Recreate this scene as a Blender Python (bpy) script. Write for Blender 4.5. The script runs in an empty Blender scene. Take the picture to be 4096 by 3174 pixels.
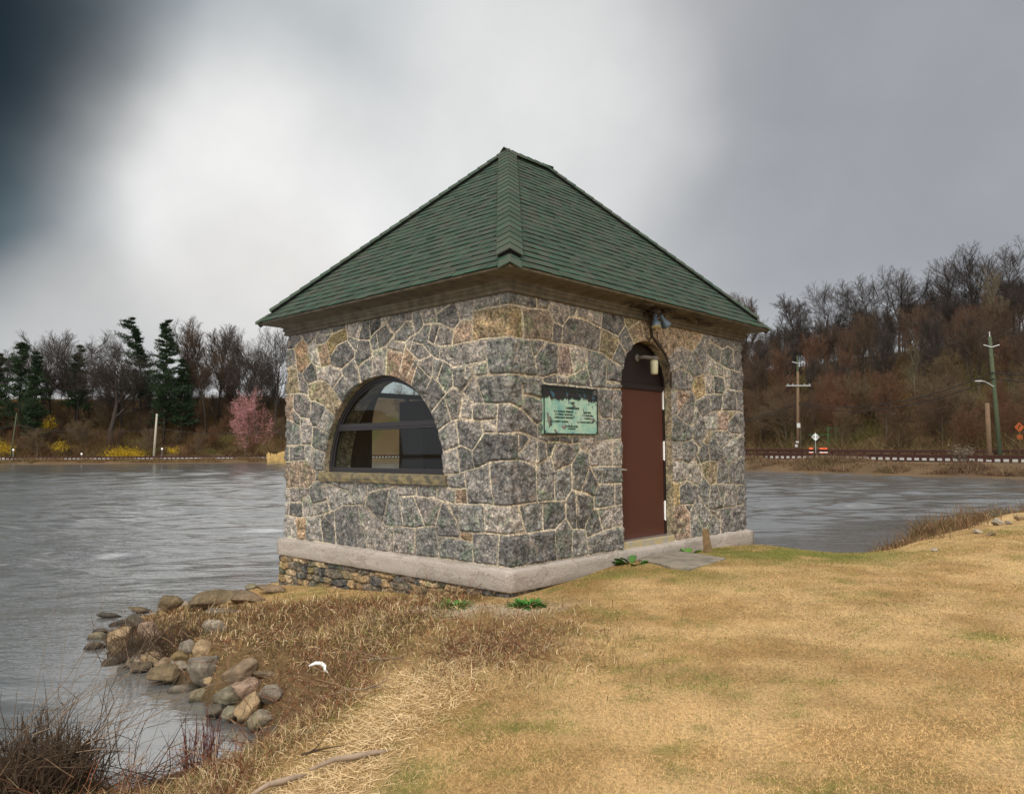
import bpy, math, random
import numpy as np
PI = math.pi
random.seed(7); RNG = np.random.default_rng(11)
C = bpy.context.scene.collection
scene = bpy.context.scene

# ---------------------------------------------------------------- camera
F, PT, RO, EYE = 3064.8, 0.07101, -0.004975, 2.15       # focal in photo pixels, pitch, roll, eye above the lake
cam = bpy.data.cameras.new('camera'); cam.sensor_width = 36; cam.lens = F / 4096 * 36
cam.clip_start = 0.05; cam.clip_end = 3000
camo = bpy.data.objects.new('camera', cam); C.objects.link(camo)
camo.location = (0, 0, EYE); camo.rotation_mode = 'XYZ'
from mathutils import Matrix, Vector
camo.matrix_world = Matrix.Translation((0, 0, EYE)) @ Matrix.Rotation(PI / 2 + PT, 4, 'X') @ Matrix.Rotation(RO, 4, 'Z')
scene.camera = camo

def ray(px, py):
    u = px - 2048; w = 1587 - py
    cr, sr = math.cos(RO), math.sin(RO)
    U = u * cr + w * sr; V = -u * sr + w * cr
    c, s = math.cos(PT), math.sin(PT)
    return np.array([U / F, c - V / F * s, s + V / F * c])
def atz(px, py, z):
    d = ray(px, py); k = (z - EYE) / d[2]; return np.array([d[0] * k, d[1] * k, z])
def aty(px, py, Y):
    d = ray(px, py); k = Y / d[1]; return np.array([d[0] * k, Y, d[2] * k + EYE])

# ---------------------------------------------------------------- node helpers
def lin(r, g, b):
    f = lambda c: (c / 255 / 12.92) if c / 255 <= .04045 else ((c / 255 + .055) / 1.055) ** 2.4
    return (f(r), f(g), f(b), 1)
class NT:
    def __init__(s, tree): s.t = tree; s.n = tree.nodes; s.l = tree.links
    def new(s, typ, **kw):
        n = s.n.new(typ)
        for k, v in kw.items():
            if k == 'inp':
                for i, x in v.items():
                    if hasattr(x, 'is_linked') or hasattr(x, 'links'): s.l.new(x, n.inputs[i])
                    else: n.inputs[i].default_value = x
            else: setattr(n, k, v)
        return n
    def noise(s, vec, scale, detail=4, rough=.55, dist=0):
        n = s.new('ShaderNodeTexNoise', inp={'Scale': scale, 'Detail': detail, 'Roughness': rough, 'Distortion': dist})
        if vec is not None: s.l.new(vec, n.inputs['Vector'])
        return n.outputs['Fac']
    def mix(s, a, b, fac, mode='MIX'):
        n = s.new('ShaderNodeMix', data_type='RGBA', blend_type=mode)
        for i, x in ((0, fac), (6, a), (7, b)):
            if hasattr(x, 'links'): s.l.new(x, n.inputs[i])
            else: n.inputs[i].default_value = x
        return n.outputs[2]
    def ramp(s, fac, stops):
        n = s.new('ShaderNodeValToRGB'); s.l.new(fac, n.inputs[0])
        e = n.color_ramp.elements
        while len(e) < len(stops): e.new(.5)
        for k, (p, c) in enumerate(stops):
            e[k].position = p; e[k].color = c if len(c) == 4 else (*c, 1)
        return n.outputs[0]
    def rng(s, val, a, b, c=0, d=1, smooth=True):
        n = s.new('ShaderNodeMapRange', interpolation_type='SMOOTHSTEP' if smooth else 'LINEAR')
        s.l.new(val, n.inputs[0])
        for i, x in zip((1, 2, 3, 4), (a, b, c, d)): n.inputs[i].default_value = x
        return n.outputs[0]
    def math(s, op, a, b=0.0):
        n = s.new('ShaderNodeMath', operation=op)
        for i, x in ((0, a), (1, b)):
            if hasattr(x, 'links'): s.l.new(x, n.inputs[i])
            else: n.inputs[i].default_value = x
        return n.outputs[0]

# ---------------------------------------------------------------- world: overcast cloud deck over a Nishita sky
SUN_EL, SUN_AZ = math.radians(48), math.radians(200)     # azimuth clockwise from +Y: behind the camera, a little to the left
w = bpy.data.worlds.new('World'); scene.world = w; w.use_nodes = True
T = NT(w.node_tree); T.n.clear()
tc = T.new('ShaderNodeTexCoord'); dirv = tc.outputs['Generated']
nz = T.new('ShaderNodeTexNoise', inp={'Scale': 3.5, 'Detail': 4, 'Roughness': .5}); T.l.new(dirv, nz.inputs['Vector'])
sub = T.new('ShaderNodeVectorMath', operation='SUBTRACT'); T.l.new(nz.outputs['Color'], sub.inputs[0]); sub.inputs[1].default_value = (.5, .5, .5)
scl = T.new('ShaderNodeVectorMath', operation='SCALE'); T.l.new(sub.outputs[0], scl.inputs[0]); scl.inputs['Scale'].default_value = .07
add = T.new('ShaderNodeVectorMath', operation='ADD'); T.l.new(dirv, add.inputs[0]); T.l.new(scl.outputs[0], add.inputs[1])
nrm = T.new('ShaderNodeVectorMath', operation='NORMALIZE'); T.l.new(add.outputs[0], nrm.inputs[0]); dv = nrm.outputs[0]
col = lin(196, 198, 202)
LOBES = [((2300, 300), 0, 34, (230, 231, 231), 1), ((4900, 0), 0, 46, (146, 148, 153), 1), ((4200, 800), 0, 28, (170, 172, 177), .7),
         ((700, 400), 0, 14, (130, 143, 151), .85), ((1350, 60), 0, 10, (198, 203, 205), .8), ((930, 870), 0, 15, (250, 249, 247), 1),
         ((-620, 800), 0, 16, (54, 80, 90), 1), ((-420, -160), 0, 16, (7, 26, 32), 1),
         ((2150, 520), 0, 14, (234, 234, 233), .7),
         ((350, 1420), 0, 9, (210, 208, 205), .8), ((1050, 1220), 0, 9, (228, 225, 221), .7)]
for (px, py), r0, r1, c, k in LOBES:
    d = ray(px, py); d = d / np.linalg.norm(d)
    dp = T.new('ShaderNodeVectorMath', operation='DOT_PRODUCT'); T.l.new(dv, dp.inputs[0]); dp.inputs[1].default_value = tuple(d)
    f = T.rng(dp.outputs['Value'], math.cos(math.radians(r1)), math.cos(math.radians(r0)), 0, k)
    col = T.mix(col, lin(*c), f)
sep = T.new('ShaderNodeSeparateXYZ'); T.l.new(dirv, sep.inputs[0])
band = T.rng(sep.outputs['Z'], .24, .07, 0, .55); col = T.mix(col, lin(206, 208, 211), band)
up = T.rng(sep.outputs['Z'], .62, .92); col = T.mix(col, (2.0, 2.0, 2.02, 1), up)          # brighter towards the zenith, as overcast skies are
bk = T.rng(sep.outputs['Y'], -.15, -.7); col = T.mix(col, (2.35, 2.28, 2.14, 1), bk)          # unseen sky behind the camera, brightened to light lawn and walls
cl = T.noise(dirv, 5, 6, .55); col = T.mix(col, T.ramp(cl, [(.3, (.88, .885, .89)), (.7, (1.05, 1.045, 1.04))]), .9, 'MULTIPLY')
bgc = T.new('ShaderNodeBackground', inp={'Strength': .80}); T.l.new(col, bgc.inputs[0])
sky = T.new('ShaderNodeTexSky', sky_type='NISHITA', sun_disc=False, sun_elevation=SUN_EL, sun_rotation=SUN_AZ)
bgs = T.new('ShaderNodeBackground', inp={'Strength': .1}); T.l.new(sky.outputs[0], bgs.inputs[0])
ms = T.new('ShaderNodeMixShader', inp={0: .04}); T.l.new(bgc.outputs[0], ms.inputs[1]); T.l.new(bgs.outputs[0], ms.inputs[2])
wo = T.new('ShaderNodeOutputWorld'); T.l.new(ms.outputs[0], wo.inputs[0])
sun = bpy.data.lights.new('sun', 'SUN'); sun.energy = 1.5; sun.angle = math.radians(10); sun.color = (1, .93, .82)
so = bpy.data.objects.new('sun', sun); C.objects.link(so)
sd = Vector((math.sin(SUN_AZ) * math.cos(SUN_EL), math.cos(SUN_AZ) * math.cos(SUN_EL), math.sin(SUN_EL)))
so.rotation_euler = sd.to_track_quat('Z', 'Y').to_euler(); so.location = (-10, -20, 30)
scene.view_settings.view_transform = 'Standard'; scene.view_settings.look = 'None'
scene.view_settings.exposure = 0.30; scene.view_settings.gamma = 1

# ---------------------------------------------------------------- mesh helpers
def npmesh(name, V, Fc, mat=None, parent=None, col=None, smooth=False):
    """V (n,3); Fc (m,k) array or list of faces; col (n,3|4) vertex colour of the thing itself"""
    me = bpy.data.meshes.new(name)
    V = np.asarray(V, dtype=np.float32)
    if isinstance(Fc, np.ndarray):
        m, k = Fc.shape
        me.vertices.add(len(V)); me.vertices.foreach_set('co', V.ravel())
        me.loops.add(m * k); me.loops.foreach_set('vertex_index', Fc.astype(np.int32).ravel())
        me.polygons.add(m); me.polygons.foreach_set('loop_start', np.arange(0, m * k, k, dtype=np.int32))
        me.polygons.foreach_set('loop_total', np.full(m, k, dtype=np.int32))
        me.update(calc_edges=True)
    else:
        me.from_pydata([tuple(map(float, v)) for v in V], [], [tuple(int(i) for i in f) for f in Fc]); me.update()
    if smooth: me.polygons.foreach_set('use_smooth', np.ones(len(me.polygons), dtype=bool))
    if col is not None:
        col = np.asarray(col, dtype=np.float32)
        if col.shape[1] == 3: col = np.hstack([col, np.ones((len(col), 1), np.float32)])
        a = me.color_attributes.new('Col', 'FLOAT_COLOR', 'POINT'); a.data.foreach_set('color', col.ravel())
    if mat: me.materials.append(mat)
    o = bpy.data.objects.new(name, me); C.objects.link(o)
    if parent: o.parent = parent
    return o
def tag(o, label=None, cat=None, group=None, kind=None):
    if label: o['label'] = label
    if cat: o['category'] = cat
    if group: o['group'] = group
    if kind: o['kind'] = kind
    return o
def thing(name, label, cat, loc=(0, 0, 0), group=None, rotz=0):
    o = bpy.data.objects.new(name, None); C.objects.link(o); o.location = tuple(map(float, loc)); o.rotation_euler = (0, 0, rotz)
    o.empty_display_size = .2
    return tag(o, label, cat, group)
class MB:
    def __init__(s): s.V = []; s.F = []; s.K = []
    def add(s, V, Fc, c=(1, 1, 1)):
        o = len(s.V); s.V += [tuple(v) for v in V]; s.F += [tuple(i + o for i in f) for f in Fc]; s.K += [c] * len(V)
    def box(s, c, h, M=None, col=(1, 1, 1)):
        V = [np.array([x, y, z]) * h for z in (-1, 1) for x, y in ((-1, -1), (1, -1), (1, 1), (-1, 1))]
        if M is not None: V = [M @ v for v in V]
        s.add([v + np.asarray(c) for v in V], [(3, 2, 1, 0), (4, 5, 6, 7), (0, 1, 5, 4), (1, 2, 6, 5), (2, 3, 7, 6), (3, 0, 4, 7)], col)
    def tube(s, pts, rad, k=8, cap=True, col=(1, 1, 1)):
        pts = [np.asarray(p, float) for p in pts]; n = len(pts)
        if not hasattr(rad, '__len__'): rad = [rad] * n
        V = []; prev = None
        for i, p in enumerate(pts):
            t = pts[min(i + 1, n - 1)] - pts[max(i - 1, 0)]; t = t / (np.linalg.norm(t) + 1e-9)
            a = np.cross(t, [0, 0, 1]) if prev is None else prev - t * np.dot(prev, t)
            if np.linalg.norm(a) < 1e-4: a = np.cross(t, [1, 0, 0])
            a = a / np.linalg.norm(a); prev = a; b = np.cross(t, a)
            for j in range(k):
                th = 2 * PI * j / k; V.append(p + rad[i] * (a * math.cos(th) + b * math.sin(th)))
        Fc = [(i * k + j, i * k + (j + 1) % k, (i + 1) * k + (j + 1) % k, (i + 1) * k + j) for i in range(n - 1) for j in range(k)]
        if cap: Fc += [tuple(range(k))[::-1], tuple((n - 1) * k + j for j in range(k))]
        s.add(V, Fc, col)
    def lathe(s, base, axis, prof, k=14, col=(1, 1, 1)):
        axis = np.asarray(axis, float); axis /= np.linalg.norm(axis)
        a = np.cross(axis, [0, 0, 1]);
        if np.linalg.norm(a) < 1e-3: a = np.array([1., 0, 0])
        a /= np.linalg.norm(a); b = np.cross(axis, a); V = []
        for r, h in prof:
            for j in range(k):
                th = 2 * PI * j / k; V.append(np.asarray(base) + axis * h + r * (a * math.cos(th) + b * math.sin(th)))
        n = len(prof)
        Fc = [(i * k + j, i * k + (j + 1) % k, (i + 1) * k + (j + 1) % k, (i + 1) * k + j) for i in range(n - 1) for j in range(k)]
        Fc += [tuple(range(k))[::-1], tuple((n - 1) * k + j for j in range(k))]
        s.add(V, Fc, col)
    def build(s, name, mat, parent=None, smooth=False, bevel=0, col=False, at=None):
        V = np.array(s.V)
        if at is not None: V = V - np.asarray(at)
        o = npmesh(name, V, s.F, mat, parent, np.array(s.K) if col else None, smooth)
        if bevel:
            m = o.modifiers.new('bevel', 'BEVEL'); m.width = bevel; m.segments = 2; m.limit_method = 'ANGLE'
        return o
def vnoise(x, y, seed=0):
    """smooth value noise in 0..1 on arrays"""
    xi = np.floor(x).astype(np.int64); yi = np.floor(y).astype(np.int64); fx = x - xi; fy = y - yi
    fx = fx * fx * (3 - 2 * fx); fy = fy * fy * (3 - 2 * fy)
    def h(a, b):
        n = (a * 374761393 + b * 668265263 + seed * 974634777) & 0xffffffff
        n = ((n ^ (n >> 13)) * 1274126177) & 0xffffffff
        return ((n ^ (n >> 16)) & 0xffff) / 65535.0
    return (h(xi, yi) * (1 - fx) + h(xi + 1, yi) * fx) * (1 - fy) + (h(xi, yi + 1) * (1 - fx) + h(xi + 1, yi + 1) * fx) * fy
def fbm(x, y, seed=0, o=4, g=.5):
    s = 0; a = 1; t = 0
    for i in range(o): s = s + a * vnoise(x * 2 ** i, y * 2 ** i, seed + i * 17); t += a; a *= g
    return s / t
def sstep(a, b, x): t = np.clip((x - a) / (b - a), 0, 1); return t * t * (3 - 2 * t)
def segmesh(P0, P1, R0, R1, k=3):
    """many tapered prisms at once"""
    P0 = np.asarray(P0, float); P1 = np.asarray(P1, float); R0 = np.asarray(R0, float); R1 = np.asarray(R1, float)
    t = P1 - P0; L = np.linalg.norm(t, axis=1, keepdims=True) + 1e-9; t = t / L
    ref = np.where(np.abs(t[:, 2:3]) > .9, np.array([[1., 0, 0]]), np.array([[0, 0, 1.]]))
    a = np.cross(t, ref); a /= np.linalg.norm(a, axis=1, keepdims=True) + 1e-9; b = np.cross(t, a)
    n = len(P0); V = np.zeros((n, 2 * k, 3))
    for j in range(k):
        th = 2 * PI * j / k; d = a * math.cos(th) + b * math.sin(th)
        V[:, j] = P0 + d * R0[:, None]; V[:, k + j] = P1 + d * R1[:, None]
    base = (np.arange(n) * 2 * k)[:, None]
    Fs = [np.stack([base[:, 0] + j, base[:, 0] + (j + 1) % k, base[:, 0] + k + (j + 1) % k, base[:, 0] + k + j], 1) for j in range(k)]
    return V.reshape(-1, 3), np.concatenate(Fs, 0)

# ---------------------------------------------------------------- materials
def mat(name, color=None, rough=.8, metal=0, nscale=0, namp=.3, bump=0, bscale=40, attr=False, spec=.3, obj=True, detail=5, c2=None, bdist=.01):
    m = bpy.data.materials.new(name); m.use_nodes = True; t = NT(m.node_tree); b = t.n['Principled BSDF']
    vec = t.new('ShaderNodeTexCoord').outputs['Object']
    base = None
    if attr: base = t.new('ShaderNodeAttribute', attribute_name='Col').outputs['Color']
    if base is None:
        r = t.new('ShaderNodeRGB'); r.outputs[0].default_value = (*color, 1); base = r.outputs[0]
    if c2 is not None and nscale:
        base = t.mix(base, (*c2, 1), t.rng(t.noise(vec, nscale, detail, .6), .42, .62))
    elif nscale:
        f = t.noise(vec, nscale, detail, .65)
        base = t.mix(base, t.ramp(f, [(.25, (1 - namp,) * 3), (.75, (1 + namp,) * 3)]), 1, 'MULTIPLY')
    t.l.new(base, b.inputs['Base Color']); b.inputs['Roughness'].default_value = rough; b.inputs['Metallic'].default_value = metal
    b.inputs['Specular IOR Level'].default_value = spec
    if bump:
        bn = t.new('ShaderNodeBump', inp={'Strength': bump, 'Distance': bdist}); t.l.new(t.noise(vec, bscale, 6, .65), bn.inputs['Height'])
        t.l.new(bn.outputs[0], b.inputs['Normal'])
    return m
def m_stone():
    m = bpy.data.materials.new('stone_masonry'); m.use_nodes = True; t = NT(m.node_tree); b = t.n['Principled BSDF']
    vec = t.new('ShaderNodeTexCoord').outputs['Object']
    at = t.new('ShaderNodeAttribute', attribute_name='Col'); base = at.outputs['Color']; ston = at.outputs['Alpha']   # alpha 1 stone, 0 mortar
    n1 = t.noise(vec, 9, 8, .72, .6); n2 = t.noise(vec, 34, 6, .75); n3 = t.noise(vec, 4.2, 3, .5, 1.0)
    v = t.mix(base, t.ramp(n1, [(.33, (.30, .30, .32)), (.47, (.85, .85, .85)), (.60, (1.5, 1.42, 1.36)), (.70, (2.3, 2.1, 1.95))]), ston, 'MULTIPLY')
    v = t.mix(v, t.ramp(n2, [(.36, (.34, .34, .35)), (.5, (.95, .95, .95)), (.63, (1.9, 1.82, 1.74))]), .9, 'MULTIPLY')
    gm = t.math('MULTIPLY', t.rng(n3, .55, .68), ston)
    v = t.mix(v, t.mix(v, (.82, 1.0, .84, 1), 1, 'MULTIPLY'), gm)
    pk = t.math('MULTIPLY', t.rng(t.noise(vec, 6.3, 4, .6), .60, .70), ston)
    v = t.mix(v, (.40, .33, .27, 1), t.math('MULTIPLY', pk, .55))
    t.l.new(v, b.inputs['Base Color']); b.inputs['Roughness'].default_value = .85; b.inputs['Specular IOR Level'].default_value = .25
    h = t.math('ADD', n2, t.math('MULTIPLY', n1, 1.6))
    bn = t.new('ShaderNodeBump', inp={'Strength': 1.0, 'Distance': .02}); t.l.new(h, bn.inputs['Height']); t.l.new(bn.outputs[0], b.inputs['Normal'])
    return m
M = {}
M['stone'] = m_stone()
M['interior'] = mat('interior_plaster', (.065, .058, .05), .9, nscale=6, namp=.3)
M['plinth'] = None
M['frame'] = mat('dark_bronze_frame', (.022, .02, .022), .45, spec=.5)
M['door'] = mat('brown_door_paint', (.066, .021, .012), .55, nscale=140, namp=.22, bump=.15, bscale=90, bdist=.002)
M['transom'] = mat('dark_brown_panel', (.012, .007, .006), .55)
M['black'] = mat('black_vent', (.006, .006, .006), .9)
M['metal'] = mat('bright_metal', (.75, .74, .72), .3, metal=.9)
M['galv'] = mat('galvanised_metal', (.30, .31, .31), .5, metal=.4)
M['cornice'] = mat('weathered_cornice', (.115, .098, .070), .85, nscale=7, namp=.5, bump=.4, bscale=60)
M['sill'] = mat('mossy_sill_stone', (.20, .16, .085), .9, nscale=9, c2=(.10, .09, .07), bump=1, bscale=26, bdist=.02)
M['threshold'] = mat('yellow_threshold_stone', (.38, .30, .16), .85, nscale=9, c2=(.30, .28, .24), bump=.5, bscale=30)
M['bark'] = mat('dark_bark', (.036, .028, .023), .95, nscale=3, namp=.3)
M['bark_grey'] = mat('grey_bark', (.085, .066, .048), .95, nscale=3, namp=.3)
M['pale_bark'] = mat('pale_bark', (.16, .15, .10), .95, nscale=3, namp=.3)
M['twig_dark'] = mat('dark_twigs', (.046, .036, .030), .95)
M['twig_brown'] = mat('brown_twigs', (.080, .048, .029), .95)
M['twig_rust'] = mat('rust_twigs', (.115, .055, .030), .95)
M['twig_tan'] = mat('tan_twigs', (.115, .080, .046), .95)
M['blossom'] = mat('pink_blossom', (.42, .20, .21), .9)
M['veg'] = mat('mixed_vegetation', attr=True, rough=.9, spec=.15)
M['rock'] = mat('boulder_rock', attr=True, rough=.8, nscale=7, namp=.55, bump=1, bscale=14, bdist=.04, detail=9)
M['wood'] = mat('weathered_pole_wood', (.13, .085, .05), .9, nscale=4, namp=.35)
M['wood_green'] = mat('algae_green_pole', (.060, .075, .042), .9, nscale=4, namp=.3)
M['wood_pale'] = mat('pale_pole_wood', (.33, .30, .24), .85, nscale=3, namp=.3)
M['rail'] = mat('rusty_brown_rail', (.050, .020, .015), .85, nscale=5, namp=.3)
M['asphalt'] = mat('grey_asphalt', (.24, .225, .205), .9, nscale=.8, namp=.1)
M['paint_white'] = mat('white_paint', (.8, .8, .78), .6); M['dull_white'] = mat('dull_white_metal', (.42, .42, .41), .6)
M['orange'] = mat('orange_plastic', (.85, .10, .02), .5)
M['cable'] = mat('black_cable', (.018, .016, .015), .7)
M['green_post'] = mat('green_fence_post', (.03, .16, .045), .6)
M['sign_orange'] = mat('orange_sign', (.27, .060, .010), .5)
M['slate'] = mat('grey_flagstone', (.235, .20, .155), .85, nscale=4, c2=(.15, .135, .105), bump=.6, bscale=22)
M['stump'] = mat('rotten_stump_wood', (.17, .11, .055), .95, nscale=14, namp=.5, bump=1, bscale=25)
M['blue_metal'] = mat('blue_grey_lamp_metal', (.065, .095, .125), .45, spec=.5)
M['glass_dull'] = mat('frosted_lamp_glass', (.42, .40, .26), .35, spec=.5)
M['lampgrey'] = mat('dull_grey_lamp_metal', (.12, .105, .09), .6)
M['lens'] = mat('dull_bulb_face', (.45, .42, .30), .3)
M['vine'] = mat('dead_vine', (.045, .032, .022), .95)

# ---------------------------------------------------------------- lake outline, terrain
SHORE_NEAR = [(-300, -60), (-60, -40), (-20, -5), (-8, 2.6), (-4.2, 4.3), (-2.89, 4.96), (-2.42, 5.06), (-2.3, 5.35), (-2.01, 5.48), (-1.93, 5.67), (-1.84, 5.9),
              (-1.97, 6.1), (-2.2, 6.3), (-2.45, 6.6), (-2.75, 6.95), (-3.1, 7.3), (-3.5, 7.6), (-3.95, 8.0), (-4.4, 8.5), (-4.85, 9.2),
              (-4.9, 10.1), (-4.6, 10.9), (-4.1, 11.5), (-4.15, 12.4), (-3.6, 13.2), (-1.8, 15.2), (.5, 17.2), (2.0, 15.9), (4.2, 13.4), (5.6, 13.2),
              (7.3, 16.0), (9.2, 18.1), (11.9, 21.0), (16.6, 25.1), (26, 30), (45, 28), (62, 14), (80, -40)]
SHORE_FAR = [(100, -30), (70, 22), (50, 36), (40, 48), (36.3, 54.5), (31.8, 63), (28.8, 71), (24, 80), (15.5, 97), (2, 128), (-18, 155), (-36, 167), (-50.7, 171), (-71, 164), (-92, 163), (-110, 164), (-160, 165), (-300, 150)]
def pdist(X, Y, P):
    best = np.full(X.shape, 1e9)
    for (x0, y0), (x1, y1) in zip(P[:-1], P[1:]):
        dx, dy = x1 - x0, y1 - y0; t = np.clip(((X - x0) * dx + (Y - y0) * dy) / (dx * dx + dy * dy), 0, 1)
        best = np.minimum(best, np.hypot(X - x0 - t * dx, Y - y0 - t * dy))
    return best
def inpoly(X, Y, P):
    ins = np.zeros(X.shape, bool); n = len(P)
    for i in range(n):
        x0, y0 = P[i]; x1, y1 = P[(i + 1) % n]
        if y0 == y1: continue
        c = ((y0 > Y) != (y1 > Y)) & (X < (x1 - x0) * (Y - y0) / (y1 - y0) + x0); ins ^= c
    return ins
LAKE = SHORE_NEAR + SHORE_FAR
LAND = [(0, 0, .62), (-2, 1, .58), (2, 3.5, .61), (0, 3.6, .60), (0, 8.2, .575), (-1.1, 9.35, .42), (-2.2, 10.3, .32), (-3.5, 11.6, .17), (-3.9, 11.4, .12), (.7, 9.1, .64), (1.3, 9.8, .70), (2.0, 10.4, .725),
        (2.9, 11.3, .70), (3.9, 12.3, .62), (4.3, 12.3, .55), (4.4, 10.9, .66), (5.2, 11.7, .60), (6.5, 12.5, .66), (8.4, 12.7, .72), (8, 8, .70), (5, 5, .64), (3, 7, .64), (12, 14, .78), (14, 18, .7), (9.2, 15.4, .6), (12.2, 18.6, .62),
        (17, 22, .7), (20, 10, .8), (10, -5, .7), (-5, -6, .6), (-1.49, 6.3, .34), (-2.5, 7.65, .20), (-1.39, 7.96, .49), (-.39, 5.06, .54), (-1.27, 4.75, .40), (-1.9, 4.4, .25), (-1.5, 5.4, .28), (-2.6, 8.6, .28), (-3.4, 9.6, .22),
        (-4.1, 9.3, .2), (-3.9, 10.6, .14), (-2.1, 9.3, .38), (-2.9, 10.5, .26), (-.6, 6.8, .52), (-1.4, 3.5, .42), (-2.6, 3.6, .2), (-3.2, 4.3, .08), (1.2, 6.5, .6),
        (3, 15.2, -.3), (-1, 13, .1), (1.5, 14.3, .1), (4, 14.5, -.2)]
ctl = list(LAND) + [(x, y, 0.0) for x, y in SHORE_NEAR[3:35]]
cx0, cy0 = 3, 8
for i in range(3, 34):
    (xa, ya), (xb, yb) = SHORE_NEAR[i], SHORE_NEAR[i + 1]
    tx, ty = xb - xa, yb - ya; L_ = math.hypot(tx, ty); nx, ny = -ty / L_, tx / L_      # left of travel = water side
    mx, my = (xa + xb) / 2, (ya + yb) / 2
    ctl += [(mx + nx * .35, my + ny * .35, -.14), (mx + nx * 2.0, my + ny * 2.0, -.6)]
# drop offshore samples that fall on land of another stretch
P_ = np.array([(c[0], c[1]) for c in ctl]); Z_ = np.array([c[2] for c in ctl])
inl = inpoly(P_[:, 0], P_[:, 1], LAKE); keep = ~((Z_ < -.05) & ~inl)
P_ = P_[keep]; Z_ = Z_[keep]
_phi = lambda r: np.sqrt(r * r + .15)
K_ = _phi(np.hypot(P_[:, None, 0] - P_[None, :, 0], P_[:, None, 1] - P_[None, :, 1]))
N_ = len(P_); A_ = np.zeros((N_ + 1, N_ + 1)); A_[:N_, :N_] = K_ - 1e-3 * np.eye(N_); A_[:N_, N_] = 1; A_[N_, :N_] = 1
W_ = np.linalg.solve(A_, np.append(Z_, 0))
RAIL_OFF = [(60, 40), (50, 52), (42.8, 64), (34.5, 74), (25.8, 85.6), (19, 101), (5.5, 132), (-15, 160.5), (-34, 172.5), (-50, 176.5), (-71, 169.5), (-92, 168.5), (-114, 169.5), (-160, 170.5), (-230, 163)]
def bankz(x): return .82 + .36 * sstep(-45, 15, x) - .25 * sstep(28, 44, x)
def terrain(X, Y):
    X = np.asarray(X, float); Y = np.asarray(Y, float); shp = X.shape; X = X.ravel(); Y = Y.ravel()
    ins = inpoly(X, Y, LAKE); dn = pdist(X, Y, SHORE_NEAR); df = pdist(X, Y, SHORE_FAR)
    far_side = df < dn
    lake = -np.minimum(1.6, .3 * np.minimum(dn, df))
    bz = bankz(X)
    dr = pdist(X, Y, RAIL_OFF)
    land = bz * sstep(0, 1.0, df / (df + dr * .9 + 1e-6) * 1.35)
    land = np.where(df > 9, bz, land)
    s = np.maximum(0, df - 20); az = np.degrees(np.arctan2(X, Y))
    Hm = np.interp(az, [-60, -40, -15, 5, 18, 26, 34, 45, 80], [19, 20, 21, 23, 28, 29.5, 32, 34, 28])
    hill = .38 * sstep(8, 17, df) + Hm * np.tanh((.38 + .10 * (az < 0)) * s / Hm) + sstep(0, 30, s) * (fbm(X / 14, Y / 14, 3, 3) - .5) * 3.0
    land = land + hill
    out = np.where(ins, lake, np.where(far_side, land, .75))
    d = np.hypot(X - 4, Y - 9); wn = 1 - sstep(20, 30, d); near = wn > 0
    if near.any():
        xn, yn = X[near], Y[near]; z = np.full(len(xn), W_[N_])
        for i in range(N_): z += W_[i] * _phi(np.hypot(xn - P_[i, 0], yn - P_[i, 1]))
        z += (fbm(xn * 1.3, yn * 1.3, 5, 3) - .5) * .05 * sstep(.1, .4, z)
        z = np.where(ins[near], np.minimum(z, -.03 - .25 * np.minimum(dn[near], 1)), np.maximum(z, .02))
        out[near] = out[near] * (1 - wn[near]) + z * wn[near]
    return out.reshape(shp)
def gz(x, y): return float(terrain(np.array([x]), np.array([y]))[0])
def pick(px, py, lo=0.0):
    """world point where the sight line through a photo pixel meets the ground or the water"""
    d = ray(px, py); k = np.linspace(2.5, 40, 1500); X = d[0] * k; Y = d[1] * k; Z = EYE + d[2] * k
    h = np.maximum(terrain(X, Y), lo); b = np.nonzero(Z <= h)[0]
    i = b[0] if len(b) else len(k) - 1
    return np.array([X[i], Y[i], h[i]])

def axis_lines(dense0, dense1, step, lo, hi, grow=1.09):
    a = list(np.arange(dense0, dense1 + 1e-6, step)); s = step
    while a[-1] < hi: s = min(s * grow, 12); a.append(a[-1] + s)
    s = step; b = [dense0]
    while b[-1] > lo: s = min(s * grow, 12); b.append(b[-1] - s)
    return np.array(b[:0:-1] + a)
gx = axis_lines(-6, 9, .09, -420, 420); gy = axis_lines(3, 16, .09, -90, 520)
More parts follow.
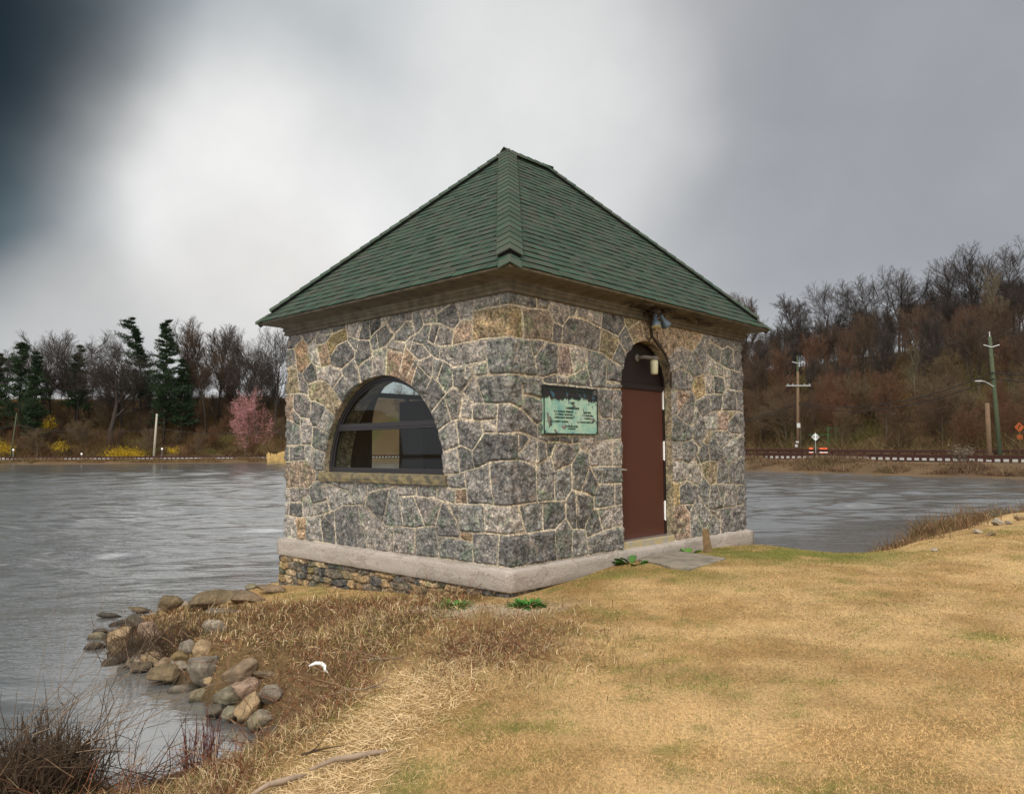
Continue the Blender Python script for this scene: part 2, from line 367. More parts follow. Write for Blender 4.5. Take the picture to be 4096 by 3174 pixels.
# finer rows over the far bank
gx = np.unique(np.concatenate([gx, np.arange(-120, 60, 3.0)])); gy = np.unique(np.concatenate([gy, np.arange(50, 190, 2.5)]))
GX, GY = np.meshgrid(gx, gy); GZ = terrain(GX, GY)
nx, ny = len(gx), len(gy); idx = np.arange(nx * ny).reshape(ny, nx)
Fg = np.stack([idx[:-1, :-1], idx[:-1, 1:], idx[1:, 1:], idx[1:, :-1]], -1).reshape(-1, 4)
def m_ground():
    m = bpy.data.materials.new('ground_soil_and_turf'); m.use_nodes = True; t = NT(m.node_tree); b = t.n['Principled BSDF']
    vec = t.new('ShaderNodeTexCoord').outputs['Object']
    c = t.new('ShaderNodeAttribute', attribute_name='Col').outputs['Color']
    n1 = t.noise(vec, 38, 6, .7); n2 = t.noise(vec, 3, 4, .6)
    c = t.mix(c, t.ramp(n1, [(.3, (.5, .48, .45)), (.5, (1, 1, 1)), (.7, (1.4, 1.38, 1.32))]), .9, 'MULTIPLY')
    c = t.mix(c, t.ramp(n2, [(.3, (.8, .8, .8)), (.7, (1.2, 1.18, 1.12))]), .7, 'MULTIPLY')
    t.l.new(c, b.inputs['Base Color']); b.inputs['Roughness'].default_value = .95; b.inputs['Specular IOR Level'].default_value = .1
    bn = t.new('ShaderNodeBump', inp={'Strength': .8, 'Distance': .02}); t.l.new(n1, bn.inputs['Height']); t.l.new(bn.outputs[0], b.inputs['Normal'])
    return m
M['ground'] = m_ground()
def turf_green(x, y):
    """how green the turf is: patches near the door, along the walls and scattered over the lawn"""
    g = sstep(.50, .76, fbm(x * 1.9 + 9, y * 1.9, 21, 5, .8)) * .6
    g = np.maximum(g, np.exp(-(((x - 3.7) / 1.9) ** 2 + ((y - 10.9) / .9) ** 2)) * 1.3 * sstep(.2, .55, fbm(x * 2, y * 2, 4, 3)))
    g = np.maximum(g, np.exp(-(((x - 1.3) / 1.3) ** 2 + ((y - 9.0) / .7) ** 2)) * .75 * sstep(.3, .6, fbm(x * 2.5, y * 2.5, 8, 3)))
    g = np.maximum(g, np.exp(-(((x + 1.6) / 1.5) ** 2 + ((y - 9.2) / .5) ** 2)) * .5)
    return np.clip(g, 0, 1)
def rough_w(x, y):
    """1 on the unmown weedy slope between lawn and boulders"""
    a = sstep(.25, -.35, x - (-1.05 + .22 * (y - 5.5) + .45 * (fbm(x * .8, y * .8, 31, 2) - .5)))     # left of the mown edge
    b = sstep(9.3, 8.5, y + .25 * x)
    e = np.exp(-((x + .15) / .75) ** 2 - ((y - 6.6) / .9) ** 2) * .9
    right = sstep(1.2, .3, pdist(x, y, SHORE_NEAR[29:34])) * (x > 5.6)
    return np.clip(np.maximum(np.maximum(a * b, e), right), 0, 1)
def ground_col(x, y, z):
    n = sstep(.30, .70, fbm(x * 1.5, y * 1.5, 91, 4, .7))[:, None]
    tan = np.array([.28, .175, .074]); tan2 = np.array([.44, .30, .145]); olive = np.array([.17, .16, .045]); soil = np.array([.105, .068, .034]); grav = np.array([.42, .35, .27])
    c = tan * (1 - n) + tan2 * n
    g = turf_green(x, y)[:, None]; c = c * (1 - g) + olive * g
    rw = rough_w(x, y)[:, None]; c = c * (1 - rw) + (soil * 1.1) * rw
    gr = (np.exp(-((y + .15 * x - 7.75) / .32) ** 2) * sstep(-2.2, -1.2, x) * (1 - sstep(.2, 1.0, x)) * sstep(.35, .6, fbm(x * 3, y * 3, 2, 3)))[:, None]
    c = c * (1 - gr) + grav * gr
    wet = (1 - sstep(0, .12, z))[:, None]; c = c * (1 - wet) + np.array([.05, .038, .022]) * wet
    far = (np.hypot(x, y) > 34)[:, None]
    litter = np.array([.080, .048, .024]); gr2 = np.array([.060, .056, .018]); bank = np.array([.10, .066, .038])
    p = sstep(.5, .68, fbm(x / 9, y / 9, 51, 3))[:, None]; q = fbm(x / 3, y / 3, 61, 3)[:, None]
    fc = litter * (.7 + .7 * q) * (1 - p) + gr2 * p
    lowb = (1 - sstep(1.2, 2.4, z))[:, None]; fc = fc * (1 - lowb) + bank * (.7 + .7 * q) * lowb
    return np.where(far, fc, c)
gc = ground_col(GX.ravel(), GY.ravel(), GZ.ravel())
g = npmesh('ground', np.stack([GX.ravel(), GY.ravel(), GZ.ravel()], 1), Fg, M['ground'], col=gc, smooth=True)
tag(g, 'dry tan lawn, lake bed, banks and wooded hillsides as one sheet of ground', kind='structure')

# water
def m_water():
    m = bpy.data.materials.new('lake_water'); m.use_nodes = True; t = NT(m.node_tree); b = t.n['Principled BSDF']
    vec = t.new('ShaderNodeTexCoord').outputs['Object']
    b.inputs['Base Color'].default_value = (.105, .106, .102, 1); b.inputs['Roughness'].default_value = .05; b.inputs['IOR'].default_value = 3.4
    mp = t.new('ShaderNodeMapping', inp={'Rotation': (0, 0, .12), 'Scale': (.42, 1.0, 1)}); t.l.new(vec, mp.inputs[0])
    n1 = t.noise(mp.outputs[0], 9.0, 3, .55, .3); n2 = t.noise(mp.outputs[0], 24, 2, .5); n3 = t.noise(mp.outputs[0], 2.2, 2, .5)
    s = t.new('ShaderNodeSeparateXYZ'); t.l.new(vec, s.inputs[0])
    calm = t.rng(t.math('SUBTRACT', s.outputs['Y'], t.math('MULTIPLY', s.outputs['X'], -.35)), 3.6, 8.6, .10, 1.0)   # sheltered, smoother water in the little inlet
    patch = t.rng(t.noise(vec, .06, 3, .5), .35, .65, .65, 1.2)
    h = t.math('ADD', t.math('ADD', n1, t.math('MULTIPLY', n2, .34)), t.math('MULTIPLY', n3, 1.6))
    h = t.math('MULTIPLY', h, t.math('MULTIPLY', calm, patch))
    bn = t.new('ShaderNodeBump', inp={'Strength': 1.0, 'Distance': .014}); t.l.new(h, bn.inputs['Height']); t.l.new(bn.outputs[0], b.inputs['Normal'])
    return m
# the lake surface carries real waves; its cells grow with distance from the near shore
wr = np.concatenate([[.3, 1.2, 2.2], np.geomspace(3, 185, 1250), [220, 300, 420]]); wa = np.radians(np.concatenate([np.arange(-180, -46, 3.0), np.linspace(-45, 42, 640), np.arange(45, 180, 3.0)]))
WR, WA = np.meshgrid(wr, wa, indexing='ij'); WX, WY = WR * np.sin(WA), WR * np.cos(WA)
cell = np.maximum(WR * .0034, .01); WZ = np.zeros(WX.shape)
dsh_ = np.zeros(WX.shape); nearm = WR < 40; dsh_[nearm] = pdist(WX[nearm], WY[nearm], SHORE_NEAR[3:33]); dsh_[~nearm] = 9
calm = .10 + .90 * sstep(.4, 5.5, dsh_) * sstep(5.2, 11.0, WY - .30 * WX * (WX < 0))
gust = .8 + .4 * fbm(WX / 9, WY / 16, 71, 3)
for k, (lam, sl) in enumerate(((.13, .05), (.22, .08), (.38, .10), (.65, .10), (1.1, .08), (1.9, .04))):
    f = sstep(lam / 2.2, lam / 4.5, cell) * sl * lam
    th = .12 + .25 * math.sin(k * 2.1); u_ = WX * math.cos(th) + WY * math.sin(th); v_ = -WX * math.sin(th) + WY * math.cos(th)
    WZ += f * (vnoise(u_ / lam * .42, v_ / lam * 1.5, 200 + k) - .5) * 1.5
WZ *= calm * gust
nr_, na_ = WX.shape; ii = np.arange(nr_ * na_).reshape(nr_, na_); nx_ = np.concatenate([np.arange(1, na_), [0]])
qw = np.stack([ii[:-1], ii[1:], ii[1:][:, nx_], ii[:-1][:, nx_]], -1).reshape(-1, 4)[:, ::-1]
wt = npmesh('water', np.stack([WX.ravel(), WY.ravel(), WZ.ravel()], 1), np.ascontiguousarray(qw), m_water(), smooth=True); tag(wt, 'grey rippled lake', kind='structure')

# ---------------------------------------------------------------- the pump house
A, B, TH = 4.686, 5.596, .75426                       # left wall, right wall, heading
LV = np.array([-math.cos(TH), math.sin(TH), 0]); RV = np.array([math.sin(TH), math.cos(TH), 0])
CO = np.array([-.0296, 8.5267, 0])
ZW0, ZW1 = .865, 3.955
root = thing('pump_house', 'small grey stone pump house with green shingled hip roof and brown door', 'building', CO)
def L3(u, v, z): return u * LV + v * RV + np.array([0, 0, z])     # local: u along left wall, v along right wall, relative to the near corner
def wallpx(px, py, side, off=0):
    d = ray(px, py); n = -RV if side == 'L' else -LV; t = LV if side == 'L' else RV
    k = (np.dot(CO, n) + off) / np.dot(d, n); p = d * k; return float(np.dot(p - CO, t)), float(p[2] + EYE)

# mortar joints, traced as polylines on photo crops and carried onto the wall planes
TL = {'L1': (1130, 1150, .2364), 'L2': (1600, 1150, .2364), 'L3': (1100, 1540, .2364), 'L4': (1700, 1540, .2364), 'L5': (1100, 1920, .2364), 'L6': (1600, 1920, .2364),
      'R1': (2080, 1150, .41876), 'R2': (2500, 1250, .41876), 'R3': (2080, 1650, .41876), 'R4': (2600, 1600, .41885), 'R5': (2040, 1900, .41876), 'R6': (2600, 1850, .41885), 'M': (2000, 1050, .7388)}
JO = {
'L1': '75,1022 205,998 345,835|320,780 370,850 440,940 450,1040 485,1200 560,1280 690,1318 825,1285 1015,1350 1060,1480 1140,1690|210,998 240,1150 255,1330 290,1690|70,1335 160,1310 245,1265|160,1310 255,1350 345,1430 440,1600 620,1540 720,1545 870,1690|600,720 575,850 590,960 625,1090 655,1290|590,940 750,910 850,760 870,660|760,770 860,755 1040,680|765,910 800,1080 850,1280|1085,620 1120,790 1300,860 1490,870 1530,800 1590,730 1780,580 1840,480|1110,870 950,940 850,1100|1110,800 1120,870 1245,1060 1225,1170 1290,1330 1330,1570|1370,570 1310,850 1270,1050|1495,540 1505,850 1490,880 1525,1060 1530,1450|1240,1150 1025,1350|1520,1150 1400,1230 1290,1325|1690,500 1690,640|1780,585 1910,770 2040,640 2115,530|1910,790 1780,960 1640,1030 1535,1050|1610,760 1640,1010|1800,1025 1950,1070 2065,1110|1790,960 1770,1200 1760,1460|1930,890 2110,910|2110,920 2060,1120 2000,1400|585,1300 615,1540|1030,1450 870,1670|485,1235 345,1410|440,960 500,900 560,820',
'L2': '120,430 125,550 0,700|125,550 230,550|225,390 235,640 270,770 190,1030|360,360 425,610|425,610 680,595 925,710|430,620 340,740 190,820 110,915|0,890 110,915 125,1020|125,1020 220,1110 340,1225 540,1140|250,915 400,950 540,1140 760,1230 910,1340|600,320 640,430 650,580|650,430 890,260|960,250 1040,550|1290,170 1265,400 1240,640 1235,890|1040,560 1235,545|1040,560 925,710 900,945|1280,390 1500,340 1880,290 2115,335|1710,90 1715,305|545,630 490,890|700,610 600,930|485,895 700,990 950,960 1250,910 1400,870 1850,825 2080,870 2115,870|2070,340 2090,600 2090,860|1475,890 1480,1150 1500,1300 1525,1465|910,1340 1200,1290 1485,1240|910,1340 900,1500 910,1660|1205,1300 1275,1510 1540,1470 1850,1465 2115,1490|1260,1490 1115,1690|1290,1530 1350,1690|700,1000 680,1160|340,1225 310,1280 430,1430 530,1525|585,1180 555,1480 460,1690|560,1490 680,1610 745,1690|745,1250 640,1530|300,1310 200,1610|265,1210 140,1460|870,1690 910,1660 970,1690|1130,1310 1100,1600|75,1110 0,1400',
'L3': '190,130 400,105 560,140 615,240 680,235 830,310 940,430 1010,500|420,0 430,100|315,130 315,560|315,370 430,515 590,540 640,670 700,670 830,745 905,800|175,530 300,580 430,665|615,250 600,530|430,520 445,960|640,670 635,850 620,980|175,980 340,985 540,970 620,990|620,990 640,1050 700,1060 840,1110|640,1050 635,1310|240,1000 240,1240|495,1000 510,1240|180,1255 410,1245 520,1250 640,1370 700,1430 930,1425|680,1430 680,1590|680,1590 570,1690|680,1590 800,1590|410,1500 420,1690|960,0 1060,130 1130,270|860,370 740,640|910,430 830,740|840,1150 775,1350|580,0 570,140',
'L4': '110,450 370,130 485,15 640,110 720,0|260,0 370,130|345,210 450,590|640,110 830,305 1200,320 1440,320 1620,410 1780,580 1875,680 1960,630|650,120 620,380 590,540|910,0 950,130 1010,300|1630,0 1640,170 1625,400|1640,165 1800,190 1965,255|820,310 800,570|210,775 450,600 620,560 800,590 950,600 1210,580|1245,340 1220,600 1205,800|945,610 990,800|520,590 575,1010 620,1020 800,1105|510,1055 600,1020|290,1130 510,1055|800,1105 1000,810 1200,805 1350,825 1600,805 1740,850 1890,920 2040,980 2115,975|535,1070 590,1470|800,1110 800,1200 845,1400|310,1515 560,1490 900,1395 1100,1300 1400,1285 1540,1270 1700,1310 1850,1380 2000,1280 2115,1220|1095,1310 1090,1500 1120,1690|655,1470 670,1690|1570,840 1560,1170|1760,880 1650,1080 1550,1180 1530,1260|1885,690 1895,930 1880,1150 1850,1370|1855,1390 1870,1690|2030,1000 2050,1250|1060,610 1190,700',
'L5': '165,105 340,90 570,100 650,0|405,0 405,90|230,120 240,330 220,550|240,330 450,345|450,345 460,570|455,290 580,190|570,100 590,220 625,380 655,570|635,375 870,315|835,0 860,200 910,450 935,500|160,560 380,595 630,590 790,550 935,500 1000,490 1130,400 1350,400 1480,395 1600,500 1815,700 1850,750 2000,770 2115,765|840,30 1000,70 1130,130 1250,165|1255,0 1255,165 1210,390|1260,240 1350,380|1560,60 1555,200 1510,390|1570,190 1680,155 1900,120 2040,80|1930,120 1880,400 1815,680|2060,80 2090,300 2115,400|155,930 380,965 800,1020 1050,1080 1400,1115 1600,1150 1950,1200 2115,1235|330,610 365,950|515,620 510,960|745,580 800,1010|850,530 770,650|990,520 1010,1050|1400,420 1430,680 1500,880 1535,1120|1830,750 1880,830 1960,910|1925,900 1940,1190|1985,780 1990,1200',
'L6': '270,110 270,240|620,120 610,290|0,260 250,250 600,290 720,350 930,390 1150,400 1400,400 1550,420 1750,440 1950,430 2115,400|930,140 930,380|790,120 930,140 1110,135|1100,0 1130,390|1520,0 1550,200 1580,400|0,400 40,740|220,270 330,550 400,745|700,360 650,520 590,760|0,765 250,795 400,770 570,770 620,940 850,965 1000,980 1100,1020 1210,1040|800,370 880,560 980,775 1000,860 1250,890 1600,910 1800,930 2060,885 2115,885|990,410 990,770|1000,860 1000,980|1410,440 1430,880|1990,450 2050,700 2100,880|245,810 230,1000 240,1240|620,960 640,1300|1220,900 1210,1040 1220,1380|1665,940 1640,1450|0,1245 400,1280 800,1330 1200,1395 1600,1440 1850,1490 2115,1445|640,1040 730,990|780,20 760,90',
'R1': '0,180 120,205 280,220 320,330 410,375 475,285 600,305 780,400 940,475 1010,370|160,80 165,205|290,110 270,220|320,330 310,450 300,510|410,375 400,540|465,150 475,285|565,175 520,290|0,490 200,505 370,545 500,560 640,600 780,635 960,760|15,200 30,480|780,400 755,615|940,480 950,530 880,690|990,270 1010,370 1060,480 1090,550|1150,330 1040,400|950,530 1015,640|95,510 120,640 140,680 160,845|245,520 140,675|370,560 360,830|475,570 515,825|650,620 640,780 680,950|0,840 220,865 320,830 460,860 640,770|820,680 820,950|820,905 950,920|1150,310 1190,470|215,870 215,930|350,850 355,910|445,870 445,940|790,220 780,400',
'R2': '150,90 185,240|145,95 40,160|435,130 370,290|490,350 400,480|490,350 560,345 640,395 720,290 740,210|490,370 520,560|640,400 585,560|410,605 530,555 585,565 645,640|650,400 740,560|740,210 740,340 770,400 820,290 840,220|770,400 750,600 770,790|770,405 860,490 1000,565 1100,590|820,300 930,370 985,340 1030,370|925,370 905,510|1030,370 1045,570|630,770 655,640 750,605 830,625 890,625 940,645|865,500 885,620|940,540 945,650 960,750|1005,580 990,750|415,750 635,770 670,830 660,955|635,785 510,955|565,570 580,750|680,855 770,800 930,800 960,750 1110,775|930,800 920,955|845,640 850,795|810,800 815,955|1055,780 1065,955|495,760 500,955',
'R3': '280,285 370,285 470,310 550,295|370,240 370,285|265,230 265,285|490,240 490,300|565,240 550,300 565,360 640,385 710,290 715,240|710,290 860,270 960,265|330,300 290,430 320,560 320,845|560,370 480,500 320,570|480,500 485,740|640,385 655,525 570,760|655,525 960,520|870,285 870,515|665,535 735,690 960,685|780,530 765,690|735,700 690,820 690,920|485,740 530,770 620,780 690,820|485,740 420,845 150,860 0,885|520,780 525,955|895,700 890,895|690,935 960,890|145,520 150,860|240,300 245,440|740,0 780,65 950,75|780,65 740,180|735,0 740,230 200,225|855,0 850,55|425,850 420,955',
'R4': '190,158 250,158 365,0|430,0 415,150 400,270|250,165 330,235 400,270 475,160 435,80|445,20 480,0|475,160 500,180 575,125 680,125 825,130|575,0 578,120|690,0 680,120|825,0 825,130 875,140|825,135 740,225 735,310 770,345 870,350|640,130 630,310|740,130 740,225|500,185 535,310 735,310|400,270 400,390 300,425 190,405|335,240 335,400|400,390 455,470|535,315 455,490 400,580 360,630|595,320 590,350 535,445 500,415|595,360 680,490 690,570 730,645|870,350 770,400 680,490|535,445 570,600|295,430 300,590|190,595 310,600 360,630 340,780|445,635 560,600 640,605 690,570|410,580 500,740 440,840|200,795 290,800 340,785 440,835|435,540 480,640 500,740 565,830 620,820 870,830|640,610 620,820|730,645 750,820|730,645 870,555|340,790 270,840 268,955|440,840 445,910|565,840 555,955|715,835 700,955|825,370 825,560',
'R5': '0,295 240,260 515,245 575,145 690,175 790,225|520,250 520,410 420,520 250,540 0,575|60,300 130,545|300,285 300,530|520,420 580,520 695,525|415,525 425,805|580,525 570,795|615,180 620,520|790,225 790,320 770,340 700,500 715,610 730,765|790,330 1060,295|825,345 870,540|715,605 880,540 1060,490|990,110 990,300|835,100 1060,90|830,100 790,225|0,890 410,820 720,770 1040,725',
'R6': '268,240 268,415|180,435 270,420 400,420|440,240 440,320 400,420 370,480|440,320 545,470|565,240 540,450|635,240 660,340 690,440|715,240 690,440|820,240 810,430|545,470 690,455 880,430|405,430 480,640|370,490 370,740|320,430 365,500|545,470 570,510 570,540 515,650|570,500 655,570|655,465 660,690|210,765 370,740 560,715 880,665',
'M': '525,685 525,830 550,850 650,857|612,700 605,850|580,660 650,660|525,685 650,692|233,655 525,685'}
# stones of a colour of their own (photo pixel on the stone, colour)
TINT = [(1199, 2104, (.42, .28, .15)), (1843, 1981, (.30, .19, .11)), (1366, 1334, (.30, .22, .07)), (1300, 1422, (.33, .22, .13)), (1848, 1339, (.42, .29, .20)), (1943, 1292, (.30, .21, .09)),
        (2155, 1275, (.42, .33, .25)), (2256, 1422, (.36, .27, .23)), (2427, 1368, (.28, .23, .12)), (2726, 1350, (.38, .28, .17)), (2793, 1543, (.40, .29, .13)), (2738, 1597, (.36, .24, .17)),
        (2889, 1684, (.30, .21, .17)), (2927, 1671, (.30, .24, .10)), (2851, 1893, (.30, .22, .12)), (2698, 1984, (.42, .31, .12)), (2721, 2110, (.36, .24, .17)), (2830, 1755, (.28, .22, .14)),
        (1265, 1554, (.30, .24, .14)), (1150, 1611, (.29, .20, .13)), (1175, 1505, (.25, .20, .10)), (1206, 1450, (.32, .19, .09)), (1860, 2145, (.30, .16, .08)), (2530, 1270, (.28, .23, .12)),
        (1183, 1854, (.25, .18, .12)), (1550, 1500 - 62, (.32, .21, .13)), (2100, 1290, (.22, .17, .12))]
lines = []      # (perimeter u signed, z) polylines: u<0 left wall, u>0 right wall
for k, sx in JO.items():
    x0, y0, sc = TL[k]
    for pl in sx.split('|'):
        pts = []
        for q in pl.split():
            a_, b_ = q.split(','); px, py = x0 + float(a_) * sc, y0 + float(b_) * sc
            if px < 2037: u, z = wallpx(px, py, 'L'); pts.append((-u, z))
            else: u, z = wallpx(px, py, 'R'); pts.append((u, z))
        lines.append(pts)
DU = .0085
ucols = np.concatenate([np.arange(-A, 0, DU)[:-1], [0.0], np.arange(DU, B, DU)[:-1], [B], np.arange(B + .05, B + A - .02, .05), [B + A], np.arange(B + A + .045, 2 * B + A - .02, .045)])
ucols[0] = -A
zrows = np.linspace(ZW0, ZW1, int((ZW1 - ZW0) / DU) + 1)
NF = int(np.searchsorted(ucols, B + 1e-6)); nc, nr = len(ucols), len(zrows)
U2, Z2 = np.meshgrid(ucols, zrows)
dist = np.full(U2.shape, .5)
def raster(seg_u0, seg_z0, seg_u1, seg_z1, wdt):
    lo_u, hi_u = min(seg_u0, seg_u1) - wdt, max(seg_u0, seg_u1) + wdt; lo_z, hi_z = min(seg_z0, seg_z1) - wdt, max(seg_z0, seg_z1) + wdt
    i0, i1 = np.searchsorted(ucols, lo_u), np.searchsorted(ucols, hi_u); j0, j1 = np.searchsorted(zrows, lo_z), np.searchsorted(zrows, hi_z)
    if i1 <= i0 or j1 <= j0: return
    u = U2[j0:j1, i0:i1]; z = Z2[j0:j1, i0:i1]; du, dz = seg_u1 - seg_u0, seg_z1 - seg_z0
    t = np.clip(((u - seg_u0) * du + (z - seg_z0) * dz) / (du * du + dz * dz + 1e-9), 0, 1)
    d = np.hypot(u - seg_u0 - t * du, z - seg_z0 - t * dz); dist[j0:j1, i0:i1] = np.minimum(dist[j0:j1, i0:i1], d)
for pts in lines:
    q = []
    for (u0, z0), (u1, z1) in zip(pts[:-1], pts[1:]):
        n = max(1, int(math.hypot(u1 - u0, z1 - z0) / .12))
        for i in range(n):
            t = i / n; j = random.uniform(-1, 1) * .006
            q.append((u0 + (u1 - u0) * t + (j if i else 0), z0 + (z1 - z0) * t + (j if i else 0)))
    q.append(pts[-1])
    for (u0, z0), (u1, z1) in zip(q[:-1], q[1:]): raster(u0, z0, u1, z1, .12)
# back walls: a plainer random network
for i in range(34):
    u = B + .3 + (A + B) * (i + random.random() * .6) / 34
    z = ZW0
    while z < ZW1: u2 = u + random.uniform(-.1, .1); z2 = z + random.uniform(.2, .45); raster(u, z, u2, z2, .12); raster(u2, z2, u2 + random.uniform(.2, .4), z2 + random.uniform(-.06, .06), .12); u, z = u2, z2
OPEN = [('L', 2.37, 1.29, 1.872, 1.872), ('R', 2.76, .63, .0, 3.03), ('BL', 2.20, .94, 1.25, 2.58)]
def peri(side, t): return {'L': -t, 'R': t, 'BR': B + t, 'BL': 2 * B + A - t}[side]
def inside(u, z, o, pad=0):
    side, c, R_, zb, zs = o; uc = peri(side, c); du = np.abs(u - uc)
    return np.where(z < zs, (du < R_) & (z > zb), (np.hypot(du, z - zs) < R_) & (z > zb))
# stones = connected regions between joints
free = dist > .040
for o in OPEN: free &= ~inside(U2, Z2, o)
lab = np.zeros(free.shape, np.int32); nl = 0
fl = free[:, :NF]; labf = np.where(fl, np.arange(fl.size).reshape(fl.shape) + 1, 0)
for it in range(400):
    o_ = labf.copy()
    for ax in (0, 1):
        for rev in (False, True):
            a_ = np.swapaxes(labf, 0, ax) if ax else labf
            b_ = a_[::-1] if rev else a_
            m_ = np.swapaxes(fl, 0, ax) if ax else fl; m_ = m_[::-1] if rev else m_
            for j in range(1, b_.shape[0]): np.maximum(b_[j], np.where(m_[j] & m_[j - 1], b_[j - 1], 0), out=b_[j])
    if (o_ == labf).all(): break
for it in range(60):                                          # grow the stones until they meet
    if (labf > 0).all(): break
    g_ = labf.copy()
    for dj, di in ((1, 0), (-1, 0), (0, 1), (0, -1)):
        s_ = np.roll(labf, (dj, di), (0, 1))
        if dj == 1: s_[0] = 0
        if dj == -1: s_[-1] = 0
        if di == 1: s_[:, 0] = 0
        if di == -1: s_[:, -1] = 0
        g_ = np.where((labf == 0) & (g_ == 0), s_, g_)
    labf = g_
for o in OPEN: labf[inside(U2, Z2, o)[:, :NF]] = 0
edge = np.zeros(labf.shape, bool)
edge[:, 1:] |= (labf[:, 1:] != labf[:, :-1]) & (labf[:, 1:] > 0) & (labf[:, :-1] > 0); edge[1:] |= (labf[1:] != labf[:-1]) & (labf[1:] > 0) & (labf[:-1] > 0)
near_line = dist[:, :NF] < .045
bd_ = np.where(edge & ~near_line, 0.0, 9.0)                    # joints where a traced line stopped short
for it in range(8):
    for ax in (0, 1):
        n_ = np.minimum(np.roll(bd_, 1, ax), np.roll(bd_, -1, ax)) + DU; bd_ = np.minimum(bd_, n_)
dist[:, :NF] = np.minimum(dist[:, :NF], bd_)
ids, inv = np.unique(labf, return_inverse=True); inv = inv.reshape(labf.shape)
rs = np.random.default_rng(5); ns = len(ids)
pal = np.array([(.190, .184, .174), (.15, .149, .144), (.245, .236, .222), (.172, .172, .162), (.29, .272, .25), (.13, .129, .126), (.21, .196, .182), (.33, .305, .275), (.185, .188, .178), (.155, .149, .144)])
sc_ = pal[rs.integers(0, len(pal), ns)] * rs.uniform(.85, 1.2, (ns, 1)); tilt = rs.uniform(-1, 1, (ns, 2)) * .05; lift = rs.uniform(-.3, 1, ns) * .020
for px, py, c in TINT:
    u, z = wallpx(px, py, 'L' if px < 2037 else 'R'); u = -u if px < 2037 else u
    i, j = int(np.argmin(abs(ucols[:NF] - u))), int(np.argmin(abs(zrows - z)))
    if labf[j, i] > 0: sc_[inv[j, i]] = np.array(c) * .62 + np.array((.23, .215, .195)) * .38
colf = np.zeros((nr, nc, 4)); colf[:, :NF, :3] = sc_[inv]; colf[:, NF:, :3] = pal[(np.floor(U2[:, NF:] / .45) * 7 + np.floor(Z2[:, NF:] / .35) * 3).astype(int) % len(pal)]
colf[..., 3] = 1
liftf = np.zeros((nr, nc)); uu = U2[:, :NF]; zz = Z2[:, :NF]
liftf[:, :NF] = lift[inv] + tilt[inv, 0] * ((uu * 3.1) % 1 - .5) * .15
m0 = np.clip(1 - (dist - .0062) / .004, 0, 1)              # mortar mask
mort = np.array([.60, .52, .39]) * (.8 + .45 * fbm(U2 * 5, Z2 * 5, 9, 3)[..., None]); stain = sstep(.45, .75, fbm(U2 * 1.2, Z2 * 1.2 + 7, 12, 3))[..., None]
mort = mort * (1 - .45 * stain)
colf[..., :3] = colf[..., :3] * (1 - m0[..., None]) + mort * m0[..., None]; colf[..., 3] = 1 - m0
smear = sstep(.03, .012, dist) * (1 - m0) * sstep(.5, .7, fbm(U2 * 4, Z2 * 4, 19, 3)); colf[..., :3] = colf[..., :3] * (1 - .6 * smear[..., None]) + mort * .75 * (.6 * smear[..., None])
pitch = sstep(.004, .034, dist)
rock = (fbm(U2 * 11, Z2 * 11, 1, 5, .62) - .5) * .06 + np.abs(fbm(U2 * 6 + Z2 * 4, Z2 * 6 - U2 * 3, 2, 4, .6) - .5) * .10 - .008
dsp = pitch * (.012 + liftf + rock * .8) + np.where(dist < .0115, .010 * np.sqrt(np.clip(1 - (dist / .0115) ** 2, 0, 1)), 0)
dsp = np.clip(dsp, -.004, .05) * sstep(3.956, 3.90, Z2)
for cn in (ucols.searchsorted(-1e-9), NF - 1): dsp[:, cn] = np.minimum(dsp[:, cn], .02)
# openings: (side, centre, half width / radius, bottom, springing)
def pos(u):
    if u <= 0: return -u * LV, -RV
    if u <= B: return u * RV, -LV
    if u <= B + A: return B * RV + (u - B) * LV, RV
    return A * LV + (2 * B + A - u) * RV, LV
def snap(u, z, o):
    side, c, R_, zb, zs = o; uc = peri(side, c); cand = []
    r = math.hypot(u - uc, z - zs)
    if z >= zs - .02 and r > 0: cand.append((uc + (u - uc) / r * R_, zs + (z - zs) / r * R_))
    if z <= zs + .02 and zb < zs: cand.append((uc + math.copysign(R_, u - uc), z))
    if zb > 0: cand.append((min(max(u, uc - R_), uc + R_), zb))
    return min(cand, key=lambda p: (p[0] - u) ** 2 + (p[1] - z) ** 2)
PB = np.zeros((nc, 3)); NB = np.zeros((nc, 3))
for i, u in enumerate(ucols):
    p, n = pos(u); PB[i] = p; NB[i] = n
for u, n in ((0.0, -RV - LV), (B, RV - LV), (B + A, RV + LV), (-A, -RV + LV)): NB[int(np.argmin(abs(ucols - u)))] = n
UU = U2.copy(); ZZ = Z2.copy()
idx = np.arange(nr * nc).reshape(nr, nc); nxt = np.concatenate([np.arange(1, nc), [0]])
qf = np.stack([idx[:-1, :], idx[:-1][:, nxt], idx[1:][:, nxt], idx[1:, :]], -1)
uw = np.concatenate([ucols[1:], [2 * B + A]]); uc_ = (ucols + uw) / 2; zc_ = (zrows[1:] + zrows[:-1]) / 2; UC, ZC = np.meshgrid(uc_, zc_)
cut = np.zeros(UC.shape, bool)
for o in OPEN:
    ci = inside(UC, ZC, o); cut |= ci
    vin = np.zeros(nr * nc, bool); vout = np.zeros(nr * nc, bool); vin[qf[ci].ravel()] = True; vout[qf[~cut].ravel()] = True
    for vi in np.nonzero(vin & vout)[0]:
        j, i = divmod(int(vi), nc); u2, z2 = snap(UU[j, i], ZZ[j, i], o); UU[j, i], ZZ[j, i] = u2, max(z2, ZW0); dsp[j, i] = 0.0
